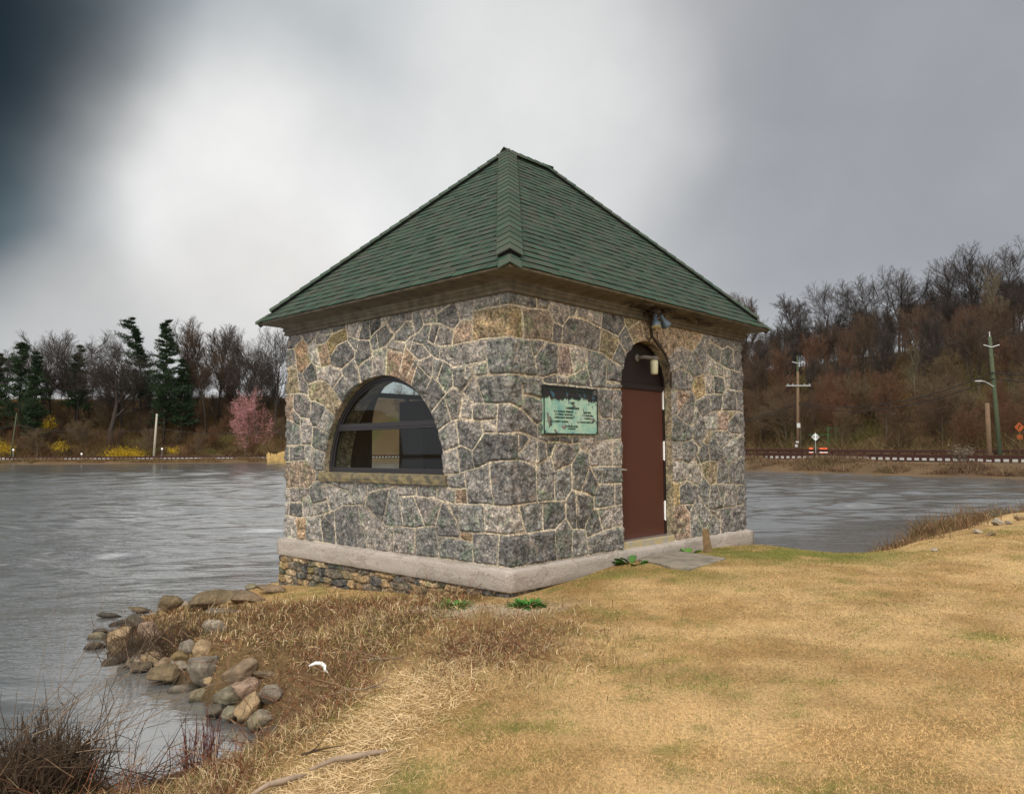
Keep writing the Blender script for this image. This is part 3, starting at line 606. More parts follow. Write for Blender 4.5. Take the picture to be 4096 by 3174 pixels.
# darker moss near nothing; assemble positions
TU = UU - U2
SD = np.where(ucols[None, :] <= 0, -1, 1) + 0 * UU
base = np.zeros((nr, nc, 3)); tang = np.zeros((nc, 3))
for i, u in enumerate(ucols): tang[i] = -LV if u <= 0 else (RV if u <= B else (LV if u <= B + A else -RV))
base = PB[None] + tang[None] * TU[..., None] + NB[None] * dsp[..., None]; base[..., 2] += ZZ
wallF = qf[~cut]
def curve_of(o, n=48):
    side, c, R_, zb, zs = o; pts = []
    if zb < zs - .01: pts += [(c + R_, z) for z in np.linspace(max(zb, ZW0), zs, 8)[:-1]]
    pts += [(c + R_ * math.cos(t), zs + R_ * math.sin(t)) for t in np.linspace(0, PI, n)]
    if zb < zs - .01: pts += [(c - R_, z) for z in np.linspace(zs, max(zb, ZW0), 8)[1:]]
    return pts
def P_side(side, t, z, off=0):
    if side == 'L': return L3(t, 0, z) - RV * off
    if side == 'R': return L3(0, t, z) - LV * off
    if side == 'BL': return L3(A, t, z) + LV * off
    return L3(t, B, z) + RV * off
wall = npmesh('wall', base.reshape(-1, 3), wallF, M['stone'], root, col=colf.reshape(-1, 4), smooth=True)
# reveals of the openings, and the inner shell with the same openings
WT = .45
for o in OPEN:
    rv = MB(); pts = curve_of(o, 60); closed = o[3] > 0
    ds = np.linspace(0.002, -WT, 10); Vr = []; Kr = []
    for (t, z) in pts:
        for dd in ds: Vr.append(P_side(o[0], t, z, dd))
    nn = len(pts); Fr = [(i * 10 + j, (i + 1) * 10 + j, (i + 1) * 10 + j + 1, i * 10 + j + 1) for i in range(nn - 1) for j in range(9)]
    rr = np.random.default_rng(3); Kr = np.repeat(pal[rr.integers(0, 10, nn // 4 + 2)].repeat(4, 0)[:nn] * np.array([1.3, 1.12, .8]), 10, 0)
    rv.V = Vr; rv.F = Fr; rv.K = [tuple(k) for k in Kr]
    if closed:
        a_, b_ = pts[0][0], pts[-1][0]; z = o[3]
        rv.add([P_side(o[0], a_, z, .002), P_side(o[0], b_, z, .002), P_side(o[0], b_, z, -WT), P_side(o[0], a_, z, -WT)], [(0, 1, 2, 3)], (.12, .11, .1))
    rv.build('reveal', M['stone'], root, col=True)
def inner_wall(side, length):
    us = np.arange(WT, length - WT + .03, .06); us[-1] = length - WT; zs_ = np.arange(.93, 4.0, .06)
    Ug, Zg = np.meshgrid(us, zs_); n1, n2 = len(zs_), len(us); ii = np.arange(n1 * n2).reshape(n1, n2)
    q = np.stack([ii[:-1, :-1], ii[:-1, 1:], ii[1:, 1:], ii[1:, :-1]], -1); uc = (us[1:] + us[:-1]) / 2; zc = (zs_[1:] + zs_[:-1]) / 2; a_, b_ = np.meshgrid(uc, zc)
    ct = np.zeros(a_.shape, bool); Ug = Ug.copy(); Zg = Zg.copy()
    for (sd_, c, R_, zb, zsp) in OPEN:
        if sd_ != side: continue
        f = lambda u, z: np.where(z < zsp, (np.abs(u - c) < R_) & (z > zb), (np.hypot(u - c, z - zsp) < R_) & (z > zb))
        ci = f(a_, b_); ct |= ci; vi = np.zeros(n1 * n2, bool); vo = vi.copy(); vi[q[ci].ravel()] = True; vo[q[~ct].ravel()] = True
        for v in np.nonzero(vi & vo)[0]:
            j, i = divmod(int(v), n2); uu_, zz_ = Ug[j, i], Zg[j, i]; r = math.hypot(uu_ - c, zz_ - zsp); cand = []
            if zz_ >= zsp - .05: cand.append((c + (uu_ - c) / r * R_, zsp + (zz_ - zsp) / r * R_))
            if zb < zsp: cand.append((c + math.copysign(R_, uu_ - c), min(zz_, zsp)))
            if zb > 0: cand.append((uu_, zb))
            Ug[j, i], Zg[j, i] = min(cand, key=lambda p: (p[0] - uu_) ** 2 + (p[1] - zz_) ** 2)
    V = [P_side(side, u, z, -WT) for u, z in zip(Ug.ravel(), Zg.ravel())]
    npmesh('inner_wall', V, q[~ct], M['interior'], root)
for sd_, ln in (('L', A), ('R', B), ('BL', B), ('BR', A)): inner_wall(sd_, ln)
fb = MB()
fb.add([L3(WT, WT, .935), L3(A - WT, WT, .935), L3(A - WT, B - WT, .935), L3(WT, B - WT, .935)], [(0, 1, 2, 3)]); fb.build('floor_slab', M['interior'], root)
fb = MB(); fb.add([L3(.05, .05, 3.93), L3(A - .05, .05, 3.93), L3(A - .05, B - .05, 3.93), L3(.05, B - .05, 3.93)], [(0, 1, 2, 3)]); fb.build('ceiling_slab', M['interior'], root)

def sweep(name, prof, m, sub=1, jitter=0, col=None, bevel=0):
    """profile (out, z) carried round the four walls with mitred corners"""
    def cor(out): return [L3(-out, -out, 0), L3(-out, B + out, 0), L3(A + out, B + out, 0), L3(A + out, -out, 0)]
    V = []; n = len(prof); ring = 4 * sub; rj = random.Random(3)
    for out, z in prof:
        c4 = cor(out)
        for k in range(4):
            for s_ in range(sub):
                p = c4[k] * (1 - s_ / sub) + c4[(k + 1) % 4] * (s_ / sub); p = p + np.array([0, 0, z])
                if jitter and s_: p = p + np.array([rj.uniform(-1, 1), rj.uniform(-1, 1), rj.uniform(-1, 1)]) * jitter
                V.append(p)
    Fc = np.array([(i * ring + j, i * ring + (j + 1) % ring, (i + 1) * ring + (j + 1) % ring, (i + 1) * ring + j) for i in range(n - 1) for j in range(ring)])
    return npmesh(name, V, Fc, m, root)
sweep('cornice', [(-.02, 3.945), (.048, 3.945), (.052, 3.975), (.040, 3.980), (.044, 3.998), (.060, 4.004), (.064, 4.050), (.054, 4.054), (.080, 4.062), (.084, 4.078), (.135, 4.092), (.325, 4.118), (.338, 4.116), (.343, 4.135), (.343, 4.150), (.32, 4.158), (.05, 4.158)], M['cornice'])
def m_plinth():
    m = bpy.data.materials.new('grey_plinth_stone'); m.use_nodes = True; t = NT(m.node_tree); b = t.n['Principled BSDF']
    vec = t.new('ShaderNodeTexCoord').outputs['Object']; mp = t.new('ShaderNodeMapping', inp={'Scale': (1, 1, 3.2)}); t.l.new(vec, mp.inputs[0])
    n = t.noise(mp.outputs[0], 1.3, 6, .62, .5); n2 = t.noise(vec, 50, 4, .6)
    c = t.ramp(n, [(.3, (.24, .21, .18)), (.47, (.34, .30, .26)), (.495, (.25, .21, .18)), (.52, (.37, .32, .28)), (.75, (.31, .28, .25))])
    c = t.mix(c, t.ramp(n2, [(.35, (.8, .8, .8)), (.65, (1.15, 1.15, 1.15))]), .8, 'MULTIPLY')
    t.l.new(c, b.inputs['Base Color']); b.inputs['Roughness'].default_value = .9
    bn = t.new('ShaderNodeBump', inp={'Strength': .8, 'Distance': .02}); t.l.new(n, bn.inputs['Height']); t.l.new(bn.outputs[0], b.inputs['Normal'])
    return m
M['plinth'] = m_plinth()
sweep('plinth', [(-.1, .876), (-.01, .874), (.065, .858), (.082, .850), (.090, .835), (.091, .78), (.089, .70), (.090, .63), (.082, .618), (.0, .618), (0, .45)], M['plinth'], sub=60, jitter=.0035)

# rubble foundation, seen below the plinth on the left wall
def rubble(side, length, z0, z1, out, seed):
    rg = np.random.default_rng(seed); us = np.arange(-.055, length + .055, .014); zs_ = np.arange(z0, z1, .012); Ug, Zg = np.meshgrid(us, zs_)
    seeds = []; z = z0
    while z < z1 + .05:
        hh = rg.uniform(.07, .13); u = -.1 + rg.uniform(0, .1)
        while u < length + .1: wd = rg.uniform(.10, .40); seeds.append((u + wd / 2, z + hh / 2 + rg.uniform(-.02, .02), wd, hh)); u += wd
        z += hh
    S = np.array(seeds); bd = np.full(Ug.shape, 9.); b2 = bd.copy(); bi = np.zeros(Ug.shape, int)
    wob = (fbm(Ug * 14, Zg * 14, 5, 2) - .5) * .05
    for k, (u, z, w_, h_) in enumerate(seeds):
        d = (np.abs((Ug + wob - u) / w_ * 2) ** 2.6 + np.abs((Zg + wob * .6 - z) / h_ * 2) ** 2.6) ** .38
        nb = d < bd; b2 = np.where(nb, bd, np.minimum(b2, d)); bi = np.where(nb, k, bi); bd = np.where(nb, d, bd)
    gap = b2 - bd; e = sstep(.05, .35, gap)
    pl = np.array([(.20, .16, .10), (.10, .10, .095), (.28, .20, .11), (.15, .13, .10), (.36, .28, .18), (.08, .08, .078), (.22, .15, .08), (.13, .115, .09)])
    ps = pl[rg.integers(0, 8, len(seeds))]; prj = rg.uniform(-.012, .03, len(seeds))
    dd = out + e * (.018 + prj[bi]) + (fbm(Ug * 20, Zg * 20, 8, 3) - .5) * .02 - (1 - e) * .03
    smear = sstep(.52, .6, fbm(Ug * 2.2, Zg * 5, 7, 3)); mc = np.array([.38, .28, .17])
    c = ps[bi] * (1 - .0 * e[..., None]); joint = ((1 - e) * smear)[..., None]; c = c * (1 - joint) + mc * joint; dark = ((1 - e) * (1 - smear))[..., None]; c = c * (1 - .35 * dark)
    V = np.array([P_side(side, u, z, d) for u, z, d in zip(Ug.ravel(), Zg.ravel(), dd.ravel())]); n1, n2 = Ug.shape; ii = np.arange(n1 * n2).reshape(n1, n2)
    q = np.stack([ii[:-1, :-1], ii[:-1, 1:], ii[1:, 1:], ii[1:, :-1]], -1).reshape(-1, 4)
    cc = np.concatenate([c.reshape(-1, 3), np.ones((c.size // 3, 1))], 1)
    return V, q, cc
Vs, Qs, Cs, off_ = [], [], [], 0
for a_ in (('L', A, -.1, .63, .045, 1), ('BL', B, -.2, .63, .045, 2), ('R', B, .25, .63, .045, 3)):
    V, q, c = rubble(*a_); Vs.append(V); Qs.append(q + off_); Cs.append(c); off_ += len(V)
npmesh('foundation', np.concatenate(Vs), np.concatenate(Qs), M['stone'], root, col=np.concatenate(Cs), smooth=True)

# window
def arch_band(mb, side, c, zb, R0, R1, d0, d1, n=48, col=(1, 1, 1)):
    V = []
    for i in range(n + 1):
        t = PI * i / n
        for R_, dd in ((R0, d0), (R1, d0), (R1, d1), (R0, d1)): V.append(P_side(side, c + R_ * math.cos(t), zb + R_ * math.sin(t), dd))
    mb.add(V, [(i * 4 + j, i * 4 + (j + 1) % 4, i * 4 + 4 + (j + 1) % 4, i * 4 + 4 + j) for i in range(n) for j in range(4)], col)
def bar(mb, side, t0, t1, z0, z1, d0, d1, col=(1, 1, 1)):
    V = [P_side(side, t, z, d) for d in (d0, d1) for t, z in ((t0, z0), (t1, z0), (t1, z1), (t0, z1))]
    mb.add(V, [(0, 1, 2, 3), (7, 6, 5, 4), (0, 4, 5, 1), (1, 5, 6, 2), (2, 6, 7, 3), (3, 7, 4, 0)], col)
def m_glass():
    m = bpy.data.materials.new('window_glass'); m.use_nodes = True; t = NT(m.node_tree); t.n.clear()
    tr = t.new('ShaderNodeBsdfTransparent', inp={'Color': (.80, .86, .84, 1)}); gl = t.new('ShaderNodeBsdfGlossy', inp={'Roughness': .02, 'Color': (.9, .9, .9, 1)})
    ge = t.new('ShaderNodeNewGeometry'); dp = t.new('ShaderNodeVectorMath', operation='DOT_PRODUCT'); t.l.new(ge.outputs['Normal'], dp.inputs[0]); t.l.new(ge.outputs['Incoming'], dp.inputs[1])
    fr = t.math('ADD', t.math('MULTIPLY', t.math('POWER', t.math('SUBTRACT', 1.0, t.math('ABSOLUTE', dp.outputs['Value'])), 5.0), .9), .06); mx = t.new('ShaderNodeMixShader'); t.l.new(fr, mx.inputs[0]); t.l.new(tr.outputs[0], mx.inputs[1]); t.l.new(gl.outputs[0], mx.inputs[2])
    o = t.new('ShaderNodeOutputMaterial'); t.l.new(mx.outputs[0], o.inputs[0]); return m
M['glass'] = m_glass()
def arch_window(side, c, zb, R_):
    f = MB(); arch_band(f, side, c, zb, R_ + .005, R_ - .05, -.085, -.155); arch_band(f, side, c, zb, R_ - .05, R_ - .075, -.105, -.145)
    bar(f, side, c - R_, c + R_, zb - .002, zb + .065, -.08, -.155)
    h = .58; x = math.sqrt((R_ - .03) ** 2 - h * h); bar(f, side, c - x - .01, c + x + .01, zb + h, zb + h + .095, -.087, -.153)
    bar(f, side, c - x - .01, c + x + .01, zb + h + .035, zb + h + .043, -.08, -.09)
    if side == 'BL':
        for s_ in (-.60,): bar(f, side, c + s_ - .035, c + s_ + .035, zb + .06, zb + math.sqrt(R_ ** 2 - s_ ** 2) - .03, -.125, -.185)
    w_ = f.build('window', M['frame'], root, bevel=.004)
    p = MB(); n = 40; V = [P_side(side, c + (R_ - .04) * math.cos(PI * i / n), zb + .03 + (R_ - .06) * math.sin(PI * i / n), -.12) for i in range(n + 1)]
    p.add(V, [tuple(range(n + 1))]); p.build('pane', M['glass'], w_)
    return w_
arch_window('L', 2.37, 1.872, 1.29)
f = MB(); arch_band(f, 'BL', 2.20, 2.58, .945, .885, -.12, -.19, 30)
for a_ in ((1.255, 1.315, 1.25, 2.58), (3.085, 3.145, 1.25, 2.58), (1.315, 3.085, 1.25, 1.33), (1.45, 2.95, 3.06, 3.14), (2.17, 2.24, 1.33, 3.06)): bar(f, 'BL', *a_, -.122, -.188)
w2 = f.build('window', M['frame'], root)
f = MB(); f.add([P_side('BL', 1.28, 1.28, -.155), P_side('BL', 3.12, 1.28, -.155)] + [P_side('BL', 2.20 + .92 * math.cos(PI * i / 20), 2.58 + .92 * math.sin(PI * i / 20), -.155) for i in range(21)], [tuple(range(23))]); f.build('pane', M['glass'], w2)
sl = MB(); rj = random.Random(9)
n = 26; V = []
for i in range(n + 1):
    t = 1.02 + 2.72 * i / n
    for z, d in ((1.745, -.02), (1.748 + rj.uniform(-.004, .004), .055 + rj.uniform(-.006, .006)), (1.80, .062 + rj.uniform(-.008, .010)), (1.858 + rj.uniform(-.004, .003), .055 + rj.uniform(-.006, .006)), (1.872, .01), (1.874, -.13)): V.append(P_side('L', t, z, d))
sl.add(V, [(i * 6 + j, i * 6 + j + 1, i * 6 + 7 + j, i * 6 + 6 + j) for i in range(n) for j in range(5)] + [tuple(range(6)), tuple(n * 6 + j for j in range(6))][::-1])
sl.build('sill', M['sill'], root)

# door, frame, transom, threshold
d_ = MB(); bar(d_, 'R', 2.155, 3.345, .972, 3.0, -.125, -.175); door = d_.build('door', M['door'], root, bevel=.004)
for z in (1.05 + .12, 2.02, 2.75):
    h_ = MB(); bar(h_, 'R', 3.346, 3.362, z, z + .26, -.105, -.135); h_.tube([P_side('R', 3.352, z - .01, -.11), P_side('R', 3.352, z + .27, -.11)], .009, 8); h_.build('hinge', M['paint_white'], door)
h_ = MB(); bar(h_, 'R', 2.158, 2.185, 1.72, 2.03, -.104, -.126)
h_.lathe(P_side('R', 2.215, 1.905, -.125), -LV, [(.03, 0), (.03, .008), (.012, .012), (.012, .05), (.014, .055)], 12)
h_.tube([P_side('R', 2.215, 1.905, -.068), P_side('R', 2.26, 1.905, -.062), P_side('R', 2.34, 1.898, -.066)], [.012, .012, .009], 8)
h_.lathe(P_side('R', 2.215, 1.975, -.125), -LV, [(.02, 0), (.02, .012), (.008, .016)], 10); h_.build('handle', M['metal'], door)
f_ = MB(); bar(f_, 'R', 2.128, 2.156, .972, 3.05, -.10, -.20); bar(f_, 'R', 3.347, 3.392, .972, 3.05, -.112, -.20); bar(f_, 'R', 2.156, 3.347, 3.0, 3.075, -.10, -.20)
arch_band(f_, 'R', 2.76, 3.05, .632, .60, -.105, -.18, 30); f_.build('door_frame', M['transom'], root, bevel=.003)
t_ = MB(); n = 30; V = [P_side('R', 2.76 + .62 * math.cos(PI * i / n), 3.05 + .62 * math.sin(PI * i / n), -.15) for i in range(n + 1)]; t_.add(V, [tuple(range(n + 1))]); t_.build('transom', M['transom'], root)
th_ = MB(); bar(th_, 'R', 2.10, 3.40, .845, .955, .005, -.30); thr = th_.build('threshold', M['threshold'], root, bevel=.008)
m_ = MB(); bar(m_, 'R', 2.12, 3.39, .955, .970, -.01, -.22); m_.build('weather_strip', M['metal'], thr)
# added dark block that keeps the window view dark, and two pipes
it = thing('dark_block', 'added dark block inside the pump house, keeping part of the arched window view dark', 'dark block', CO + L3(3.55, 2.95, .94))
def Lc(u, v, z): return L3(u - 3.55, v - 2.95, z - .94)
cb = MB(); V = [Lc(u, v, z) for z in (.94, 2.95) for u, v in ((3.3, 1.50), (3.85, 1.50), (3.85, 3.2), (3.3, 3.2))]; cb.add(V, [(3, 2, 1, 0), (4, 5, 6, 7), (0, 1, 5, 4), (1, 2, 6, 5), (2, 3, 7, 6), (3, 0, 4, 7)]); cb.build('dark_block_body', M['frame'], it, bevel=.01)
cb = MB(); V = [Lc(3.29 - q, v, z) for q in (0, .012) for v, z in ((1.55, 1.0), (3.15, 1.0), (3.15, 2.9), (1.55, 2.9))]; cb.add(V, [(0, 1, 2, 3), (7, 6, 5, 4), (0, 4, 5, 1), (1, 5, 6, 2), (2, 6, 7, 3), (3, 7, 4, 0)]); cb.build('dark_block_panel', M['transom'], it)
for v0, z0, z1, w_ in ((1.35, 1.0, 2.9, .022), (1.0, 1.0, 2.15, .02)):
    p0 = CO + L3(1.55, v0, z0); q = MB(); q.tube([(0, 0, 0), (0, 0, z1 - z0)], w_, 10); q.tube([(0, 0, 0), (0, 0, .03)], w_ * 2, 10)
    o = q.build('standpipe', M['galv'], None, smooth=True); o.location = p0
    tag(o, ('tall' if z1 > 2.5 else 'short') + ' pale vertical pipe inside the pump house behind the arched window glass', 'pipe')

# ---------------------------------------------------------------- roof
EV, ZE, ZR = .343, 4.150, 6.905
A1 = L3(A / 2, A / 2 + .12, ZR); A2 = L3(A / 2, B - A / 2 + .12, ZR)
E = [L3(-EV, -EV, ZE), L3(-EV, B + EV, ZE), L3(A + EV, B + EV, ZE), L3(A + EV, -EV, ZE)]      # near, right, back, left
def m_shingle():
    m = bpy.data.materials.new('green_asphalt_shingle'); m.use_nodes = True; t = NT(m.node_tree); b = t.n['Principled BSDF']
    vec = t.new('ShaderNodeTexCoord').outputs['Object']; c = t.new('ShaderNodeAttribute', attribute_name='Col').outputs['Color']
    n = t.noise(vec, 160, 3, .7); n2 = t.noise(vec, 5, 5, .6)
    c = t.mix(c, t.ramp(n, [(.3, (.6, .6, .6)), (.7, (1.45, 1.45, 1.45))]), .8, 'MULTIPLY'); c = t.mix(c, (.060, .055, .045, 1), t.rng(n2, .42, .66, 0, .6))
    t.l.new(c, b.inputs['Base Color']); b.inputs['Roughness'].default_value = .9; b.inputs['Specular IOR Level'].default_value = .2; return m
M['shingle'] = m_shingle()
rf = MB(); cen = L3(A / 2, B / 2, 0)
rf.V = [tuple(p) for p in (*E, A1, A2)]; rf.K = [(.03, .05, .04)] * 6; rf.F = [(3, 0, 4), (0, 1, 5, 4), (1, 2, 5), (2, 3, 4, 5)]
roof = rf.build('roof', M['black'], root)
def courses(E0, E1, T0, T1, seed):
    rg = random.Random(seed); mb = MB(); E0, E1, T0, T1 = map(np.array, (E0, E1, T0, T1))
    ex = (E1 - E0) / np.linalg.norm(E1 - E0); mid = (T0 - E0); sv = mid - ex * np.dot(mid, ex); S = np.linalg.norm(sv); sv = sv / S; nn = np.cross(ex, sv)
    if nn[2] < 0: nn = -nn
    W = np.linalg.norm(E1 - E0); tl = np.dot(T0 - E0, ex); tr = np.dot(T1 - E0, ex)
    ex_ = .132; ncs = int(S / ex_) + 1; GR = [(.040, .118, .075), (.032, .10, .062), (.050, .13, .085), (.038, .105, .07), (.042, .12, .074), (.055, .105, .07), (.045, .125, .08)]
    def lr(s): f = s / S; return tl * f, W + (tr - W) * f
    for i in range(ncs):
        s0 = i * ex_ - .012; s1 = min(s0 + ex_ + .03, S); 
        if s0 > S - .02: break
        l0, r0 = lr(max(s0, 0)); l1, r1 = lr(s1); x = l0 - rg.uniform(0, .3)
        while x < r0:
            wd = rg.choice((.13, .15, .17, .19, .21)) ; xa, xb = max(x, l0), min(x + wd - .003, r0)
            if xb - xa > .008:
                ta, tb = max(xa, l1), min(xb, r1); 
                if ta > tb: ta = tb = min(max((xa + xb) / 2, l1), r1)
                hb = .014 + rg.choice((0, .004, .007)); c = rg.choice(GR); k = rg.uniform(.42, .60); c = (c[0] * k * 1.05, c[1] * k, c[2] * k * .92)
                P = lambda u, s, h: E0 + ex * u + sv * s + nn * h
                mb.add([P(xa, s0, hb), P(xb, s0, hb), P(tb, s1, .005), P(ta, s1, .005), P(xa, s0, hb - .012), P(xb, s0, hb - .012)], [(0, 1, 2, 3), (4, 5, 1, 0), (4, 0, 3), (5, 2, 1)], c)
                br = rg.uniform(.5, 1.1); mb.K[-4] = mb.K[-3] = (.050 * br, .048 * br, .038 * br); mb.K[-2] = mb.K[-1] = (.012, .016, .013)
            x += wd
    return mb
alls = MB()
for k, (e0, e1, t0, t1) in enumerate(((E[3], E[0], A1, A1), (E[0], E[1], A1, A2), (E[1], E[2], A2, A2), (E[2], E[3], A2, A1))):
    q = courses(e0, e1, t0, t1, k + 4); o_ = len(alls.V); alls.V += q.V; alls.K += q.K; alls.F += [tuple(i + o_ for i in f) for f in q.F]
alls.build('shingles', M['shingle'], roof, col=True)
def caps(P0, P1, nA, nB, start=.0, ex_=.188, wd=.135, lift=.052, name='hip_cap'):
    P0 = np.array(P0); P1 = np.array(P1); d = P1 - P0; Ln = np.linalg.norm(d); d /= Ln; mb = MB(); rg = random.Random(5)
    wa = np.cross(d, nA); wa /= np.linalg.norm(wa); wb = np.cross(nB, d); wb /= np.linalg.norm(wb)
    if np.dot(wa, nB) > 0: wa = -wa
    if np.dot(wb, nA) > 0: wb = -wb
    up = (nA + nB) / np.linalg.norm(nA + nB)
    s_ = start; i = 0
    while s_ < Ln - .02:
        e_ = min(s_ + ex_ + .05, Ln + .04); c = rg.choice(((.075, .12, .078), (.068, .11, .07), (.085, .115, .078), (.06, .115, .075))); k = rg.uniform(.42, .58); c = tuple(q * k for q in c)
        V = []
        for s2, h in ((s_, lift + .014), (e_, lift + .002)):
            for side, nn, f in ((wa, nA, 1), (wa, nA, .3), (None, up, 0), (wb, nB, .3), (wb, nB, 1)):
                base_ = P0 + d * s2 + up * (h * 1.15) if side is None else P0 + d * s2 + side * (wd * f) + nn * h
                V.append(base_)
        V += [V[0] - nA * .013, V[1] - nA * .013, V[2] - up * .013, V[3] - nB * .013, V[4] - nB * .013]
        mb.add(V, [(0, 1, 6, 5), (1, 2, 7, 6), (2, 3, 8, 7), (3, 4, 9, 8), (10, 11, 1, 0), (11, 12, 2, 1), (12, 13, 3, 2), (13, 14, 4, 3), (0, 5, 10), (4, 14, 9)], c)
        s_ += ex_; i += 1
    hp = mb.build(name, M['shingle'], roof, col=True)
    if lift > .02:
        v = MB(); V = []
        for s2 in (start + .01, Ln):
            for side, nn, f, h in ((wa, nA, .92, .0), (wa, nA, .92, lift), (None, up, 0, lift * 1.1), (wb, nB, .92, lift), (wb, nB, .92, 0)):
                V.append(P0 + d * s2 + (up * h if side is None else side * (wd * f) + nn * h))
        v.add(V, [(0, 1, 6, 5), (1, 2, 7, 6), (2, 3, 8, 7), (3, 4, 9, 8), (4, 3, 2, 1, 0)]); v.build('hip_vent' if name == 'hip_cap' else 'ridge_vent', M['black'], hp)
def fn(a_, b_, c_):
    n = np.cross(np.array(b_) - a_, np.array(c_) - a_); n /= np.linalg.norm(n); return n if n[2] > 0 else -n
nL, nR, nBk, nBl = fn(E[3], E[0], A1), fn(E[0], E[1], A1), fn(E[1], E[2], A2), fn(E[2], E[3], A1)
def hip(E_, Ap, m1, m2):
    d = Ap - E_; wa = np.cross(d, m1)
    # choose order so wings point down-slope, away from the neighbouring plane
    if np.dot(np.cross(d, m1), m2) < 0: m1, m2 = m2, m1
    caps(E_, Ap, m1, m2, start=.27); caps(E_ - (Ap - E_) * .004, E_ + (Ap - E_) / np.linalg.norm(Ap - E_) * .20, m1, m2, start=0, lift=.012, ex_=.2, name='starter_cap')
hip(E[0], A1, nL, nR); hip(E[1], A2, nR, nBk); hip(E[2], A2, nBk, nBl); hip(E[3], A1, nBl, nL)
_a, _b = (nR, nBl) if np.dot(np.cross(A2 - A1, nR), nBl) >= 0 else (nBl, nR)
caps(A1 - (A2 - A1) * .1, A2 + (A2 - A1) * .1, _a, _b, name='ridge_cap')

# ---------------------------------------------------------------- things fixed to the pump house
def onwall(side, t, z, off=0): return CO + P_side(side, t, z, off)
# bronze plaque
pz0, pz1, pt0, pt1 = 2.352, 2.925, .525, 1.56
po = onwall('R', pt0, pz0, .034)
pq = thing('bronze_plaque', 'green weathered bronze plaque with dark drips on the stone wall left of the door', 'plaque', po)
def m_patina():
    m = bpy.data.materials.new('bronze_patina'); m.use_nodes = True; t = NT(m.node_tree); b = t.n['Principled BSDF']
    vec = t.new('ShaderNodeTexCoord').outputs['Object']; s = t.new('ShaderNodeSeparateXYZ'); t.l.new(vec, s.inputs[0])
    c = t.ramp(t.noise(vec, 7, 5, .6), [(.3, (.12, .30, .30)), (.45, (.25, .42, .33)), (.6, (.38, .50, .38)), (.75, (.10, .20, .30))])
    mp = t.new('ShaderNodeMapping', inp={'Scale': (34, 34, 5)}); t.l.new(vec, mp.inputs[0]); n = t.noise(mp.outputs[0], 1, 4, .7)
    mp2 = t.new('ShaderNodeMapping', inp={'Scale': (5, 5, 1)}); t.l.new(vec, mp2.inputs[0]); n2 = t.noise(mp2.outputs[0], 1, 2, .5)
    h = t.math('SUBTRACT', t.math('ADD', s.outputs['Z'], t.math('ADD', t.math('MULTIPLY', n, .16), t.math('MULTIPLY', n2, .22))), .60)
    c = t.mix(c, (.014, .012, .013, 1), t.rng(h, -.012, .012))
    edge = t.rng(t.noise(vec, 14, 4, .6), .58, .66); c = t.mix(c, (.035, .13, .19, 1), t.math('MULTIPLY', edge, .8))
    t.l.new(c, b.inputs['Base Color']); b.inputs['Roughness'].default_value = .65; b.inputs['Metallic'].default_value = .1; return m
M['patina'] = m_patina(); M['letter'] = mat('dark_bronze_lettering', (.015, .025, .022), .6)
p_ = MB(); pw, ph = pt1 - pt0, pz1 - pz0
def Q(t, z, d): return RV * t + np.array([0, 0, z]) - LV * d
def qbox(mb, t0, t1, z0, z1, d0, d1, c=(1, 1, 1)):
    V = [Q(t, z, d) for d in (d0, d1) for t, z in ((t0, z0), (t1, z0), (t1, z1), (t0, z1))]
    mb.add(V, [(0, 1, 2, 3), (7, 6, 5, 4), (0, 4, 5, 1), (1, 5, 6, 2), (2, 6, 7, 3), (3, 7, 4, 0)], c)
qbox(p_, 0, pw, 0, ph, -.03, .012); p_.build('plate', M['patina'], pq, bevel=.002)
p_ = MB()
for a_ in ((0, pw, 0, .012), (0, pw, ph - .012, ph), (0, .012, .012, ph - .012), (pw - .012, pw, .012, ph - .012)): qbox(p_, *a_, .0125, .022)
for t_, z_ in ((.03, .03), (pw - .03, .03), (.03, ph - .03), (pw - .03, ph - .03)): p_.lathe(Q(t_, z_, .012), -LV, [(.009, 0), (.009, .006), (.003, .010)], 8)
p_.build('rim', M['letter'], pq)
LINES_ = [('BOARD OF WATER COMMISSIONERS', .055, .50, .5), ('TARRYTOWN', .052, .425, .5), ('1897', .045, .362, .52), ('COMMISSIONERS', .034, .305, .52),
          ('R. H. DOUGLAS  PRESIDENT', .029, .262, .36), ('JAMES BIRD', .029, .262, .80), ('J. F. POWELL  SECRETARY', .029, .226, .36), ('T. C. MORLAND', .029, .226, .80),
          ('SAMUEL REQUA TREASURER', .027, .190, .36), ('F. MURPHY', .027, .190, .80), ('D. S. MERRITT  ENGINEER', .027, .142, .29), ('G. C. MARTIN  INSPECTOR', .027, .142, .76), ('BY', .016, .118, .5), ('THE FRASER-LOVELL', .028, .088, .5), ('CONTRACTORS', .020, .062, .5)]
def text_mesh(txt, size):
    cu = bpy.data.curves.new('t', 'FONT'); cu.body = txt; cu.size = size; cu.align_x = 'CENTER'; cu.extrude = .0015; cu.offset = .0006
    o = bpy.data.objects.new('t', cu); C.objects.link(o); dg = bpy.context.evaluated_depsgraph_get(); me = bpy.data.meshes.new_from_object(o.evaluated_get(dg))
    V = np.array([v.co[:] for v in me.vertices]); Fc = [tuple(p.vertices) for p in me.polygons]; bpy.data.objects.remove(o); bpy.data.curves.remove(cu); bpy.data.meshes.remove(me); return V, Fc
for txt, size, z, f in LINES_:
    lt = MB(); V, Fc = text_mesh(txt, size); lt.add([Q(pw * f + v[0], z + v[1], .014 + v[2]) for v in V], Fc); lt.build('text_line', M['letter'], pq)

